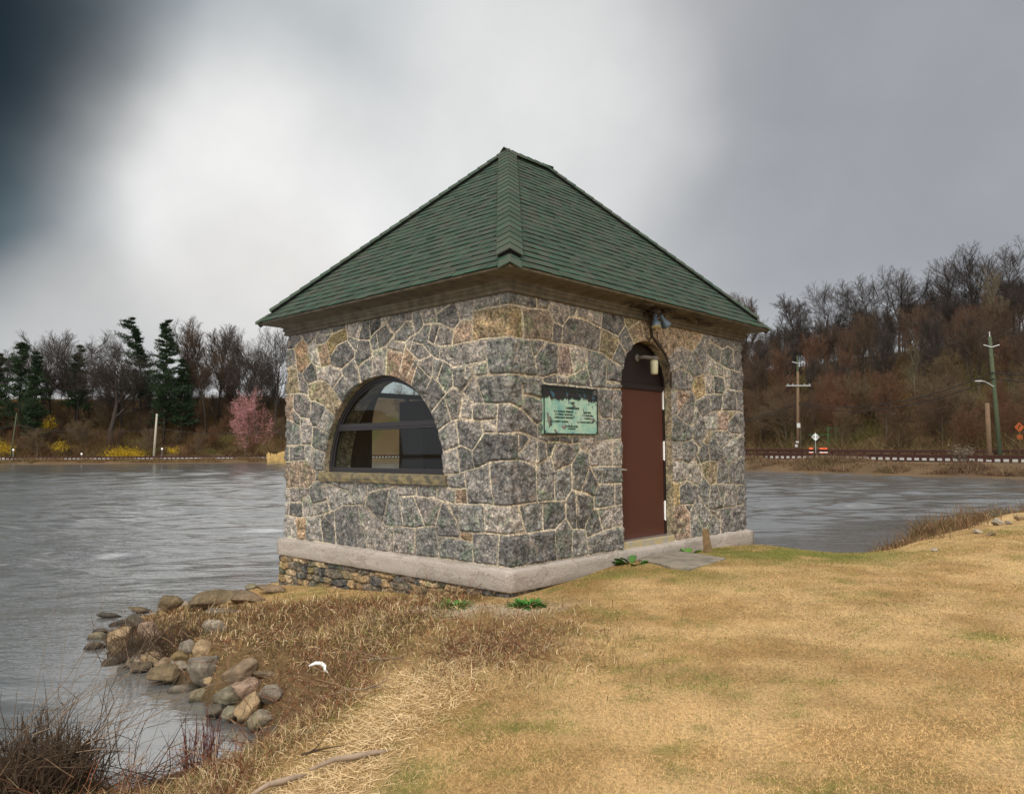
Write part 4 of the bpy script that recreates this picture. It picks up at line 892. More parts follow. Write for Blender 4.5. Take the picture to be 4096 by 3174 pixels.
# jar lamp over the door
lp = onwall('R', 2.74, 3.44, -.15)
la = thing('wall_lamp', 'small wall lamp with frosted glass jar in the dark arch over the door', 'lamp', lp)
m_ = MB(); m_.lathe(-LV * -.0, -LV, [(.055, 0), (.055, .02), (.035, .035), (.022, .04)], 14)
m_.tube([-LV * .03, -LV * .10 + RV * .06 + np.array([0, 0, .012]), -LV * .16 + RV * .16 + np.array([0, 0, .0])], [.024, .026, .03], 10); m_.build('bracket', M['lampgrey'], la, smooth=True)
jc = -LV * .16 + RV * .20
m_ = MB(); m_.lathe(jc, (0, 0, -1), [(.02, -.035), (.062, -.02), (.066, .02), (.062, .025)], 16); m_.build('lamp_cap', M['lampgrey'], la, smooth=True)
m_ = MB(); m_.lathe(jc, (0, 0, -1), [(.056, .026), (.057, .10), (.052, .20), (.047, .222), (.03, .228)], 16); m_.build('glass_jar', M['glass_dull'], la, smooth=True)

# twin floodlights under the eaves
fp = onwall('R', 2.72, 4.045, .20)
fl_ = thing('floodlight', 'pair of blue grey bell floodlights under the eaves above the door', 'floodlight', fp)
m_ = MB(); m_.lathe((0, 0, 0), (0, 0, 1), [(.06, -.035), (.06, .025), (.03, .035)], 14); m_.tube([(0, 0, -.02), -RV * .05 - np.array([0, 0, .05])], .018, 8); m_.tube([(0, 0, -.02), RV * .10 - np.array([0, 0, .03])], .018, 8); m_.build('junction_box', M['vine'], fl_, smooth=True)
for b0, ax in ((-RV * .035 + np.array([0, 0, -.04]), -RV * .22 - LV * .25 - np.array([0, 0, 1.])), (RV * .10 + np.array([0, 0, -.03]), RV * .75 - LV * .12 - np.array([0, 0, .85]))):
    ax = ax / np.linalg.norm(ax); m_ = MB(); m_.lathe(b0, ax, [(.022, 0), (.030, .02), (.030, .075), (.036, .10), (.052, .13), (.066, .165), (.072, .19), (.068, .192)], 18); hd = m_.build('lamp_head', M['blue_metal'], fl_, smooth=True)
    m_ = MB(); m_.lathe(b0 + ax * .186, ax, [(.066, 0), (.064, .008), (.03, .012)], 16); m_.build('bulb', M['lens'], hd, smooth=True)

# dead creeper round the lamps and down the arch
vn = MB(); rv_ = random.Random(4)
def wpt(t, z, off): return P_side('R', t, z, off)
main = [wpt(3.38, 3.05, .01), wpt(3.36, 3.3, .02), wpt(3.20, 3.52, .03), wpt(3.0, 3.66, .03), wpt(2.85, 3.74, .04), wpt(2.80, 3.95, .06), wpt(2.74, 4.08, .14)]
vn.tube(main, [.012, .014, .018, .02, .02, .018, .014], 6)
for q in range(16):
    t0, z0 = rv_.uniform(2.75, 3.3), None
    i = rv_.randrange(1, 6); p = np.array(main[i]); pts = [p]
    for k in range(rv_.randint(3, 6)): p = p + RV * rv_.uniform(-.14, .14) + np.array([0, 0, rv_.uniform(-.09, .13)]) - LV * rv_.uniform(-.01, .015); p[2] = min(p[2], 3.93); pts.append(p)
    vn.tube(pts, [.006 * (1 - .12 * k) for k in range(len(pts))], 4)
for q in range(26):      # along the soffit
    t = 2.0 + 2.2 * rv_.random(); pts = []; o_ = rv_.uniform(.10, .30); 
    for k in range(rv_.randint(3, 7)): pts.append(wpt(t, 4.045 + .1 * (o_ - .1) + rv_.uniform(0, .02), o_)); t += rv_.uniform(-.16, .2); o_ = min(.33, max(.09, o_ + rv_.uniform(-.07, .07)))
    vn.tube(pts, .007, 4)
for q in range(30):      # tangle behind the lamps
    p = wpt(2.75 + rv_.uniform(-.12, .16), 4.07, .15 + rv_.uniform(-.05, .08)); pts = [p]
    for k in range(5): p = p + np.array([rv_.uniform(-.06, .06), rv_.uniform(-.06, .06), rv_.uniform(-.07, .035)]); p[2] = min(p[2], 4.1); pts.append(p)
    vn.tube(pts, .008, 4)
o = vn.build('dead_creeper', M['vine']); o.location = CO; tag(o, 'leafless dark creeper hanging round the floodlights and the arch over the door', 'creeper')

# flagstone at the door
fpx = [(2546, 2238), (2610, 2222), (2673, 2209), (2741, 2212), (2897, 2238), (2838, 2257), (2751, 2278), (2673, 2270), (2609, 2252)]
W3 = [atz(x, y, .765) for x, y in fpx]; c0 = np.mean(W3, 0)
m_ = MB(); n = len(W3); m_.add([p - c0 for p in W3] + [(p - c0) * .98 - np.array([0, 0, .10]) for p in W3], [tuple(range(n))] + [(i, (i + 1) % n, n + (i + 1) % n, n + i)[::-1] for i in range(n)])
o = m_.build('flagstone', M['slate'], bevel=.012); o.location = c0; tag(o, 'flat irregular grey flagstone set in the turf before the door', 'flagstone')

# ---------------------------------------------------------------- boulders
from mathutils import noise as mn
ICO = None
def ico(sub=3):
    import bmesh
    bm = bmesh.new(); bmesh.ops.create_icosphere(bm, subdivisions=sub, radius=1); V = np.array([v.co[:] for v in bm.verts]); Fc = np.array([[v.index for v in f.verts] for f in bm.faces]); bm.free(); return V, Fc
ICO = ico(4)
def boulder(name, label, group, px, py, w, h, color, seed, flat=1.0, sink=.25, cat='boulder', dz=0, rot=None, two=None, ang=.35):
    """px,py: foot of the stone in the photo; w,h its size in photo pixels"""
    p = pick(px, py, 0); dd = p[1] * 1.02; W = w / F * dd / 2; Hh = h / F * dd / 2 * 1.12; D = W * flat
    V, Fc = ICO; V = V.copy(); rg = np.random.default_rng(seed)
    # planar facets cut into the sphere, then noise
    for k in range(15):
        n = rg.normal(size=3); n /= np.linalg.norm(n); c = rg.uniform(.52, .86); d = V @ n; m_ = d > c; V[m_] -= np.outer((d[m_] - c) * .93, n)
    nn = np.array([mn.fractal(Vector(v * 1.7 + seed), 1.0, 2.0, 4) for v in V]); V = V * (1 + nn[:, None] * .12)
    a = rot if rot is not None else rg.uniform(0, PI); ca, sa = math.cos(a), math.sin(a)
    V = V * np.array([W, D, Hh]); ti = rg.uniform(-.2, .2); V[:, 2] += V[:, 0] * ti
    base = np.array(color) * .85 + .02; c2 = np.array(two) if two else base * .6
    f = sstep(-.1, .25, np.array([mn.fractal(Vector(v * 2.2 + seed * 3), 1, 2, 3) for v in V / W]))[:, None]; col = base * (1 - f * .6) + c2 * f * .6
    zc = p[2] + Hh * (1 - 2 * sink) + dz; damp = sstep(.065, .015, V[:, 2] + zc)[:, None]; col = col * (1 - damp * .8)
    o = npmesh(name, V, Fc, M['rock'], None, col=col, smooth=True); o.location = (p[0], p[1] + D * .7, zc); tag(o, label, cat, group); return o
G_ = 'boulders along the lake edge'
def zb(x, y): return 300 + x * .5037, 2150 + y * .5037
BROWN, GREY, DARK, TAN, PINK, PALE, MOSS, GREEN = (.20, .135, .075), (.20, .165, .12), (.075, .058, .036), (.33, .225, .115), (.31, .205, .135), (.34, .28, .20), (.145, .10, .045), (.17, .145, .09)
RK = [ # cx, cy, w, h (crop px), colour, flat, label
 (700, 515, 190, 120, MOSS, .8, 'rounded brown boulder at the left end of the long slab by the water'), (1000, 497, 390, 130, MOSS, .45, 'long tilted mossy slab, the largest stone on the lake side of the point'),
 (1295, 468, 270, 80, BROWN, .7, 'flat brown rock between the long tilted slab and the grass'), (1540, 398, 230, 64, BROWN, .6, 'low rock lying just left of the foundation corner'),
 (1110, 566, 260, 44, GREY, .5, 'thin flat slab lying across the small pool'), (240, 590, 160, 30, DARK, .5, 'thin wet slab lying farthest out in the lake'),
 (500, 556, 190, 32, MOSS, .5, 'low flat stone awash just right of the farthest wet slab'), (160, 718, 130, 40, DARK, .8, 'small stone awash on its own off the tip of the point'),
 (290, 770, 190, 150, TAN, .9, 'yellow brown boulder at the very tip of the point'), (435, 672, 160, 120, DARK, .9, 'dark mossy boulder behind the yellow brown tip boulder'),
 (535, 765, 180, 180, PINK, .9, 'pale pinkish boulder right of the yellow brown tip boulder'), (425, 838, 95, 125, DARK, .8, 'dark upright stone between the tip boulder and the pinkish boulder'),
 (300, 862, 150, 60, MOSS, .9, 'small brown stone in the shallows under the tip boulder'), (390, 932, 165, 80, DARK, .9, 'dark wet rounded stone in the water below the pinkish boulder'),
 (570, 960, 150, 90, TAN, .9, 'tan stone at the waterline left of the triangular stone'), (645, 1002, 130, 85, BROWN, .8, 'triangular brown stone at the waterline'),
 (785, 1000, 190, 125, GREY, .9, 'grey stone wedged above the large rounded boulder'), (680, 1092, 265, 135, MOSS, .9, 'large rounded mottled boulder standing in the water of the inlet'),
 (965, 1062, 290, 235, GREY, .9, 'big angular grey boulder in the middle of the bank'), (1235, 1112, 300, 210, BROWN, .9, 'big rounded brown boulder right of the angular grey one'),
 (1150, 1285, 255, 165, GREEN, .85, 'smooth green grey boulder at the head of the inlet'), (1325, 1215, 225, 145, PINK, .85, 'tan and pink boulder against the dry weeds'),
 (1058, 1368, 140, 112, DARK, .9, 'small square dark stone standing in the inlet'), (1178, 1408, 130, 104, GREEN, .9, 'small round stone between the square stone and the pale boulder'),
 (1333, 1368, 205, 185, TAN, .9, 'pale tan boulder nearest the camera at the inlet'), (1495, 1262, 180, 155, GREY, .9, 'grey stone half buried in the weeds right of the pale boulder'),
 (960, 920, 155, 125, TAN, .9, 'yellow tan boulder high on the bank above the grey angular one'), (1072, 705, 175, 115, PALE, .9, 'flat topped pale grey stone in the grass above the bank'),
 (1032, 1192, 105, 62, TAN, .8, 'small pointed stone at the water below the big grey boulder'), (1505, 1082, 200, 62, BROWN, .6, 'rust brown stone sunk flat into the weedy slope'),
 (620, 905, 110, 90, BROWN, .9, 'brown stone under the bush on the point'), (860, 870, 130, 90, GREY, .8, 'grey stone half hidden under the bush on the point'),
 (505, 905, 90, 70, MOSS, .9, 'small mossy stone below the pinkish boulder')]
for k, (cx, cy, w_, h_, cl_, fl2, lb) in enumerate(RK):
    px, py = zb(cx, cy + h_ / 2); boulder('boulder', lb, G_, px, py, w_ * .5037 * 1.24, h_ * .5037 * 1.14, cl_, 20 + k, fl2, sink=.12 if h_ > 70 else .2)
for k, (px, py, w_, h_, cl_, lb) in enumerate([(3992, 2120, 46, 32, PALE, 'round pale boulder on the far right bank, the larger of the two'), (4084, 2100, 44, 26, TAN, 'tan boulder at the right edge of the photo on the far right bank'),
    (4035, 2116, 30, 14, GREY, 'small grey stone just right of the round pale boulder'), (3912, 2150, 44, 18, PALE, 'low pale stone left of the round pale boulder on the right bank'), (3735, 2222, 34, 14, PALE, 'flat pale stone low on the right bank nearest the lawn'),
    (3870, 2112, 20, 10, GREY, 'small dark stone at the waterline of the right bank'), (3965, 2160, 40, 14, BROWN, 'low brown stone below the round pale boulder on the right bank')]):
    boulder('boulder', lb, 'stones on the right bank', px, py, w_, h_, cl_, 80 + k, .9, sink=.2)

rgs = np.random.default_rng(44); SP = np.array(SHORE_NEAR[9:24]); sl_ = np.concatenate([[0], np.cumsum(np.hypot(*np.diff(SP, axis=0).T))])
for k, t in enumerate(np.arange(.15, sl_[-1], .27)):
    x_, y_ = np.interp(t, sl_, SP[:, 0]) + rgs.normal() * .07, np.interp(t, sl_, SP[:, 1]) + rgs.normal() * .07; w0 = rgs.uniform(.06, .15)
    V, Fc = ICO; V = V.copy()
    for q in range(13): n = rgs.normal(size=3); n /= np.linalg.norm(n); c = rgs.uniform(.55, .88); d = V @ n; m_ = d > c; V[m_] -= np.outer((d[m_] - c) * .93, n)
    V = V * np.array([w0 * rgs.uniform(1, 1.5), w0, w0 * rgs.uniform(.55, .85)]); a = rgs.uniform(0, PI); V[:, :2] = V[:, :2] @ np.array([[math.cos(a), -math.sin(a)], [math.sin(a), math.cos(a)]])
    z_ = max(gz(x_, y_), -.05) + w0 * .18; cl_ = np.array((BROWN, GREY, DARK, TAN, GREEN, MOSS)[rgs.integers(0, 6)]); col = np.tile(cl_, (len(V), 1)); dp_ = sstep(.06, .01, V[:, 2] + z_)[:, None]; col = col * (1 - .8 * dp_)
    o = npmesh('boulder', V, Fc, M['rock'], None, col=col, smooth=True); o.location = (x_, y_, z_); tag(o, 'small stone packed between the larger boulders at the waterline of the point', 'boulder', 'small stones at the waterline')

# ---------------------------------------------------------------- grass and weeds near the camera
def blades(P, Ln, Wd, lean, az, col, name, label, curl=.25, seg2=True):
    """P (n,3) feet; each blade is a bent strip of two quads/triangle: feet pair, middle pair, tip"""
    n = len(P); h = np.stack([np.cos(az), np.sin(az), 0 * az], 1); sdv = np.stack([-np.sin(az), np.cos(az), 0 * az], 1)
    tw = RNG.uniform(-.9, .9, n)[:, None]; sdv = sdv * np.cos(tw) + np.array([0, 0, 1]) * np.sin(tw)
    d0 = h * np.sin(lean)[:, None] + np.array([0, 0, 1]) * np.cos(lean)[:, None]; l2 = lean + curl * RNG.uniform(.3, 1.6, n)
    d1 = h * np.sin(l2)[:, None] + np.array([0, 0, 1]) * np.cos(l2)[:, None]; Lh = Ln[:, None] / 2; w2 = Wd[:, None] / 2
    m = P + d0 * Lh; tip = m + d1 * Lh; V = np.stack([P - sdv * w2, P + sdv * w2, m + sdv * w2 * .8, m - sdv * w2 * .8, tip], 1).reshape(-1, 3)
    b = np.arange(n) * 5; T3 = np.concatenate([np.stack([b, b + 1, b + 2], 1), np.stack([b, b + 2, b + 3], 1), np.stack([b + 3, b + 2, b + 4], 1)])
    o = npmesh(name, V, T3, M['veg'], None, col=np.repeat(col, 5, 0)); tag(o, label, kind='stuff'); return o
def inside_house(x, y, pad=.1):
    dx, dy = x - CO[0], y - CO[1]; u = dx * LV[0] + dy * LV[1]; v = dx * RV[0] + dy * RV[1]; return (u > -pad) & (u < A + pad) & (v > -pad) & (v < B + pad)
def scatter(n, r0, r1, a0, a1, power=1.0):
    r = r0 * (r1 / r0) ** (RNG.random(n) ** power); a = np.radians(RNG.uniform(a0, a1, n)); return r * np.sin(a), r * np.cos(a), r
pxy = np.array([(p[0], p[1]) for p in W3])
def in_flag(x, y): return inpoly(x, y, [tuple(q) for q in pxy])
x, y, r = scatter(900000, 3.2, 17.5, -40, 38.5)
z = terrain(x, y); rw = rough_w(x, y)
k = (z > .03) & ~inside_house(x, y) & ~in_flag(x, y) & (RNG.random(len(x)) > rw * .85); x, y, r, z, rw = x[k], y[k], r[k], z[k], rw[k]
bare = sstep(.62, .75, fbm(x * 1.6, y * 1.6, 77, 3)); k = RNG.random(len(x)) > bare * .6; x, y, r, z = x[k], y[k], r[k], z[k]
n = len(x); g_ = turf_green(x, y); isg = RNG.random(n) < g_ * 1.05 + .08
pn = fbm(x * .7, y * .7, 91, 3); t1 = np.array([.36, .205, .075]); t2 = np.array([.66, .44, .205]); t3 = np.array([.22, .135, .055]); gr1 = np.array([.18, .185, .04]); gr2 = np.array([.10, .125, .028])
lp_ = sstep(.38, .70, fbm(x * .5 + 3, y * .5, 55, 5, .7))[:, None]; m = np.clip(RNG.random((n, 1)) * .7 + lp_ * .55 - .1, 0, 1); col = np.where(RNG.random((n, 1)) < .40 - .34 * lp_, t3, t1 * (1 - m) + t2 * m) * (.74 + .30 * sstep(.30, .68, pn)[:, None] + .65 * (fbm(x * 3.1, y * 3.1, 33, 4, .7)[:, None] - .5)); col = np.where(isg[:, None], gr1 * m + gr2 * (1 - m), col)
Ln = RNG.uniform(.012, .036, n) * np.where(isg, .8, 1); Wd = np.clip(.0016 * r / 3.5, .0016, .010); lean = np.where(isg, RNG.uniform(.1, .9, n), RNG.uniform(.7, 1.5, n))
blades(np.stack([x, y, z - .004], 1), Ln, Wd, lean, RNG.uniform(0, 2 * PI, n), col, 'lawn_grass', 'short dry tan grass with greener patches covering the lawn')
# weedy slope
x, y, r = scatter(420000, 3.2, 21, -46, 40, .9)
z = terrain(x, y); rw = rough_w(x, y); k = (z > .02) & ~inside_house(x, y, .05) & (RNG.random(len(x)) < rw * .85 * sstep(.0, .16, pdist(x, y, SHORE_NEAR[3:27]))); x, y, r, z = x[k], y[k], r[k], z[k]; n = len(x); dsh = sstep(0, .9, pdist(x, y, SHORE_NEAR[3:27]))
palv = np.array([(.30, .20, .09), (.46, .33, .17), (.17, .095, .04), (.20, .075, .035), (.13, .11, .035), (.62, .48, .30), (.11, .06, .03), (.15, .14, .04)])
pz = fbm(x * 1.1, y * 1.1, 101, 3); wts = np.stack([1.6 + 0 * x, .8 + 1.5 * pz, 1.0 + 0 * x, 1.4 * (pz < .5) + .3, .8 + 0 * x, .35 + .5 * pz, .9 + 0 * x, .9 * (pz > .45)], 1); wts = wts / wts.sum(1, keepdims=True)
ci = (wts.cumsum(1) < RNG.random((n, 1))).sum(1).clip(0, 7); col = palv[ci] * RNG.uniform(.7, 1.25, (n, 1))
blades(np.stack([x, y, z - .01], 1), RNG.uniform(.04, .17, n) * (.6 + .8 * pz) * (.35 + .65 * dsh), np.clip(.0032 * r / 4, .003, .011), RNG.uniform(.2, 1.5, n), RNG.uniform(0, 2 * PI, n), col, 'dry_weeds', 'tangled dry brown and rust weeds on the slope above the boulders', curl=.7)
# long pale straw lying along the mown edge and at the bottom of the picture
x, y, r = scatter(90000, 3.3, 8.5, -34, 6); edge_ = .8 * np.exp(-((x - (-.85 + .25 * (y - 4.6))) / .30) ** 2) * (y < 6.2) ; z = terrain(x, y); k = (z > .04) & (RNG.random(len(x)) < edge_); x, y, r, z = x[k], y[k], r[k], z[k]; n = len(x)
m = RNG.random((n, 1)); blades(np.stack([x, y, z + .004], 1), RNG.uniform(.04, .12, n), RNG.uniform(.002, .004, n), RNG.uniform(1.1, 1.55, n), RNG.uniform(0, 2 * PI, n), np.array([.70, .53, .31]) * m + np.array([.40, .26, .12]) * (1 - m), 'straw', 'pale loose straw lying along the edge of the mown lawn', curl=.3)

# twigs of the weedy slope
def twigset(n, fn, seed, steps=4):
    rg = np.random.default_rng(seed); P0, P1, R0, R1 = [], [], [], []
    for i in range(n):
        p, d, L_, r = fn(rg); st = L_ / steps
        for k in range(steps):
            q = p + d * st; P0.append(p); P1.append(q); R0.append(r * (1 - k / steps * .7)); R1.append(r * (1 - (k + 1) / steps * .7)); p = q
            d = d + rg.normal(size=3) * .16; d /= np.linalg.norm(d)
            if rg.random() < .45:
                e = d + rg.normal(size=3) * .7; e /= np.linalg.norm(e); q2 = q + e * st * rg.uniform(.4, 1.1); P0.append(q); P1.append(q2); R0.append(r * .5); R1.append(r * .2)
    return segmesh(P0, P1, R0, R1)
CL = []
while len(CL) < 1500:
    xs, ys, _ = scatter(3000, 3.6, 10.5, -36, 4); zs2 = terrain(xs, ys); w2 = rough_w(xs, ys)
    for a_, b_, c_, d_ in zip(xs, ys, zs2, w2):
        if d_ > .5 and c_ > .03: CL.append((a_, b_, c_))
def fslope(rg):
    p = np.array(CL[rg.integers(0, len(CL))]); d = rg.normal(size=3) * np.array([1, 1, .45]); d[2] = abs(d[2]) * 1.3 + .15; d /= np.linalg.norm(d); return p, d, rg.uniform(.12, .42), rg.uniform(.0022, .0045)
V, Fq = twigset(1300, fslope, 3); rgc = np.random.default_rng(2); cc = np.array([(.22, .085, .045), (.16, .07, .04), (.34, .24, .14), (.09, .045, .03)])[rgc.integers(0, 4, len(V) // 6)].repeat(6, 0)
o = npmesh('weed_stems', V, Fq, M['veg'], col=cc); tag(o, 'thin reddish brown stems and twigs tangled in the dry weeds', kind='stuff')

def bush_at(name, label, cat, px, py, items, material, col=None, group=None, lo=0, zoff=0):
    """items(rg) -> list of (p,d,L,r) in local coordinates"""
    b = pick(px, py, lo); b[2] += zoff; rg = np.random.default_rng(abs(hash(label)) % 1000 if False else len(label)); P0, P1, R0, R1 = [], [], [], []
    for (p, d, L_, r, steps, wig, br) in items(rg):
        p = np.array(p, float); d = np.array(d, float); d /= np.linalg.norm(d); st = L_ / steps
        for k in range(steps):
            q = p + d * st; P0.append(p); P1.append(q); R0.append(r * (1 - k / steps * .75)); R1.append(r * (1 - (k + 1) / steps * .75)); p = q
            d = d + rg.normal(size=3) * wig; d /= np.linalg.norm(d)
            if rg.random() < br:
                e = d + rg.normal(size=3) * .6; e /= np.linalg.norm(e); L2 = st * rg.uniform(.5, 1.6); q2 = q + e * L2; P0.append(q); P1.append(q2); R0.append(r * .5); R1.append(r * .3); P0.append(q2); P1.append(q2 + (e + rg.normal(size=3) * .3) * L2 * .7); R0.append(r * .3); R1.append(r * .12)
    V, Fq = segmesh(P0, P1, R0, R1, 4); o = npmesh(name, V, Fq, material); o.location = b; tag(o, label, cat, group); return o
M['cane_dark'] = mat('dark_bramble_canes', (.060, .038, .022), .9); M['cane_red'] = mat('red_brown_stems', (.13, .04, .032), .85); M['cane_tan'] = mat('grey_tan_canes', (.20, .145, .10), .9)
def cutbush(rg):
    out = []
    for i in range(520):
        a, rr = rg.uniform(0, 2 * PI), math.sqrt(rg.random()) * .27; p = (rr * math.cos(a), rr * math.sin(a), rg.uniform(-.25, .02)); d = rg.normal(size=3) * .35 + np.array([math.cos(a) * rr * 1.5, math.sin(a) * rr * .6, 1]); out.append((p, d, rg.uniform(.16, .34), rg.uniform(.003, .0075), 3, .12, .2))
    for i in range(420):
        a, rr = rg.uniform(0, 2 * PI), math.sqrt(rg.random()) * .3; p = (rr * math.cos(a), rr * math.sin(a), rg.uniform(-.2, .16)); d = rg.normal(size=3) * np.array([1, 1, .5]); out.append((p, d, rg.uniform(.15, .32), rg.uniform(.002, .005), 4, .3, .3))
    return out
bush_at('cut_back_bush', 'dense dark cut back bush of stubby stems at the bottom left corner', 'bush', 125, 3165, cutbush, M['cane_dark'], zoff=.12)
def canes(rg):
    out = []
    for i in range(22): d = np.array([rg.uniform(.2, 1.6), rg.uniform(-.4, .9), rg.uniform(.15, 1.0)]); out.append(((rg.uniform(-.3, .35), rg.uniform(-.2, .3), rg.uniform(.05, .3)), d, rg.uniform(.4, .95), rg.uniform(.0018, .004), 7, .10, .45))
    for i in range(5): out.append(((rg.uniform(-.2, .4), 0, .1), (rg.uniform(-.1, .5), .1, 1), rg.uniform(.9, 1.25), .0022, 7, .03, .05))
    return out
bush_at('arching_canes', 'thin leafless canes arching right over the water from the dark cut bush', 'canes', 160, 3150, canes, M['cane_tan'], zoff=.1)
def redst(rg):
    return [((rg.uniform(-.10, .10), rg.uniform(-.06, .06), -.05), (rg.normal() * .14, rg.normal() * .12, 1), rg.uniform(.22, .46), rg.uniform(.0035, .0065), 3, .06, .06) for i in range(34)] + [((rg.uniform(-.14, .12), 0, 0), (rg.normal() * .5, rg.normal() * .3, .8), rg.uniform(.15, .3), .003, 3, .15, .3) for i in range(30)]
bush_at('red_stemmed_shrub', 'upright clump of short dark red stems at the edge of the inlet', 'shrub', 790, 3065, redst, M['cane_red'])
def spread(rg):
    return [((rg.uniform(-.25, .25), rg.uniform(-.2, .2), 0), (rg.normal() * .9, rg.normal() * .5, rg.uniform(.15, .8)), rg.uniform(.3, .8), rg.uniform(.002, .005), 5, .18, .6) for i in range(36)]
bush_at('low_bramble', 'sparse leafless dark bramble between the cut bush and the red stems', 'bramble', 470, 3160, spread, M['cane_dark'])
def pointbush(rg):
    return [((rg.uniform(-.55, .35), rg.uniform(-.3, .4), -.02), (rg.normal() * .5, rg.normal() * .4, rg.uniform(.4, 1)), rg.uniform(.15, .48), rg.uniform(.0022, .005), 4, .2, .5) for i in range(330)]
bush_at('point_bush', 'leafless brown scrub growing among the boulders on the point', 'bush', 660, 2600, pointbush, M['cane_dark'])
for lb, px, py, nb in (('broken dark branch lying in the inlet shallows', 1190, 3050, 3), ('pair of fallen sticks lying in the dry weeds beside the white scrap', 1520, 2660, 5), ('grey fallen branch half buried in the dry weeds', 1440, 2780, 4)):
    def st_(rg, nb=nb): return [((0, 0, .05), (rg.choice([-1, 1]) * rg.uniform(.6, 1), rg.uniform(-.5, .3), rg.uniform(.0, .35)), rg.uniform(.14, .30), rg.uniform(.004, .007), 6, .12, .25) for i in range(nb)]
    bush_at('fallen_branch', lb, 'branch', px, py, st_, M['cane_dark'] if nb == 3 else M['cane_tan'])
for lb, px, py, L_, dx in (('long pale weathered driftwood stick at the mown edge of the lawn', 1400, 3050, .40, .9), ('short grey driftwood log near the bottom of the photo', 1110, 3150, .24, .7)):
    b = pick(px, py); q = MB(); q.tube([(-L_ / 2, -.12, .02), (-L_ / 4, -.03, .035), (0, .02, .03), (L_ / 4, .05, .04), (L_ / 2, .12, .02)], [.008, .015, .018, .014, .006], 8); o = q.build('driftwood', mat('driftwood_grey', (.28, .21, .15), .9, nscale=9, namp=.4, bump=.6, bscale=30), smooth=True); o.location = b; tag(o, lb, 'driftwood')
# white scrap snagged in the weeds
b = pick(1265, 2690); q = MB(); q.tube([(-.12, 0, .10), (-.04, .01, .13), (.03, 0, .125), (.07, -.01, .10), (.075, -.03, .06), (.12, -.05, .03)], [.012, .020, .024, .020, .016, .008], 7); o = q.build('plastic_scrap', M['paint_white'], smooth=True); o.location = b; o.scale = (.7, .7, .7); tag(o, 'crumpled white scrap of plastic caught on a stick in the weeds', 'litter')

# leafy weeds and stump at the wall
def leafy(name, label, pos, nleaf, L0, L1, wd, colr, cat='weed', spread_=1.0, up=(.2, 1.1)):
    rg = np.random.default_rng(len(label)); mb = MB()
    for i in range(nleaf):
        a = rg.uniform(0, 2 * PI); el = rg.uniform(*up); L_ = rg.uniform(L0, L1); w_ = wd * rg.uniform(.7, 1.2); h = np.array([math.cos(a), math.sin(a), 0]); s_ = np.array([-math.sin(a), math.cos(a), 0]); r0 = rg.uniform(0, spread_) * .12
        p0 = h * r0; V = []; c = tuple(np.array(colr) * rg.uniform(.7, 1.35))
        for k, (f, ww) in enumerate(((0, .25), (.3, .9), (.6, 1), (.85, .65), (1, .08))):
            e_ = el - f * .9; p = p0 + h * L_ * f * math.cos(el * .8) + np.array([0, 0, L_ * (f * math.sin(el) - .45 * f * f)]); V += [p - s_ * w_ * ww / 2 + np.array([0, 0, .1 * w_]), p - np.array([0, 0, .15 * w_]), p + s_ * w_ * ww / 2 + np.array([0, 0, .1 * w_])]
        mb.add(V, [(k * 3 + j, k * 3 + j + 1, k * 3 + j + 4, k * 3 + j + 3) for k in range(4) for j in (0, 1)], c)
    o = mb.build(name, M['veg'], col=True, smooth=True); o.location = pos; tag(o, label, cat); return o
leafy('broadleaf_weed', 'broad leaved green weed left of the flagstone at the foot of the door', (lambda p: np.array([p[0], p[1], gz(p[0], p[1]) - .01]))(CO + P_side('R', 2.0, 0, .22)), 13, .14, .24, .10, (.055, .13, .03))
leafy('broadleaf_weed', 'bright broad leaved green weed at the right foot of the doorway', (lambda p: np.array([p[0], p[1], gz(p[0], p[1]) - .01]))(CO + P_side('R', 3.42, 0, .20)), 18, .12, .20, .09, (.09, .20, .035))
leafy('green_tuft', 'dense low green tuft at the nearest corner of the plinth', pick(2105, 2425), 260, .04, .13, .02, (.05, .14, .025), spread_=1.3, up=(.3, 1.4), cat='plant')
leafy('green_tuft', 'low green tuft against the rubble foundation under the window side', pick(1800, 2422), 200, .04, .10, .016, (.06, .15, .03), spread_=1.6, up=(.3, 1.4), cat='plant')
sp = pick(2826, 2216); q = MB(); rj = random.Random(2); n = 9; prof = [(.062, -.05), (.055, .05), (.048, .16), (.042, .24)]; V = []
for r_, h_ in prof:
    for j in range(n): a = 2 * PI * j / n; rr = r_ * (1 + .25 * math.sin(a * 2 + 1) + rj.uniform(-.1, .1)); V.append((rr * math.cos(a) - h_ * .12, rr * math.sin(a), h_))
for j in range(n): V.append((V[3 * n + j][0] * .95 - .01, V[3 * n + j][1] * .95, .27 + rj.uniform(-.04, .07)))
q.add(V, [(i * n + j, i * n + (j + 1) % n, (i + 1) * n + (j + 1) % n, (i + 1) * n + j) for i in range(4) for j in range(n)] + [tuple(4 * n + j for j in range(n))]); o = q.build('tree_stump', M['stump']); o.location = sp; tag(o, 'small rotten wooden stump against the plinth right of the door', 'stump')

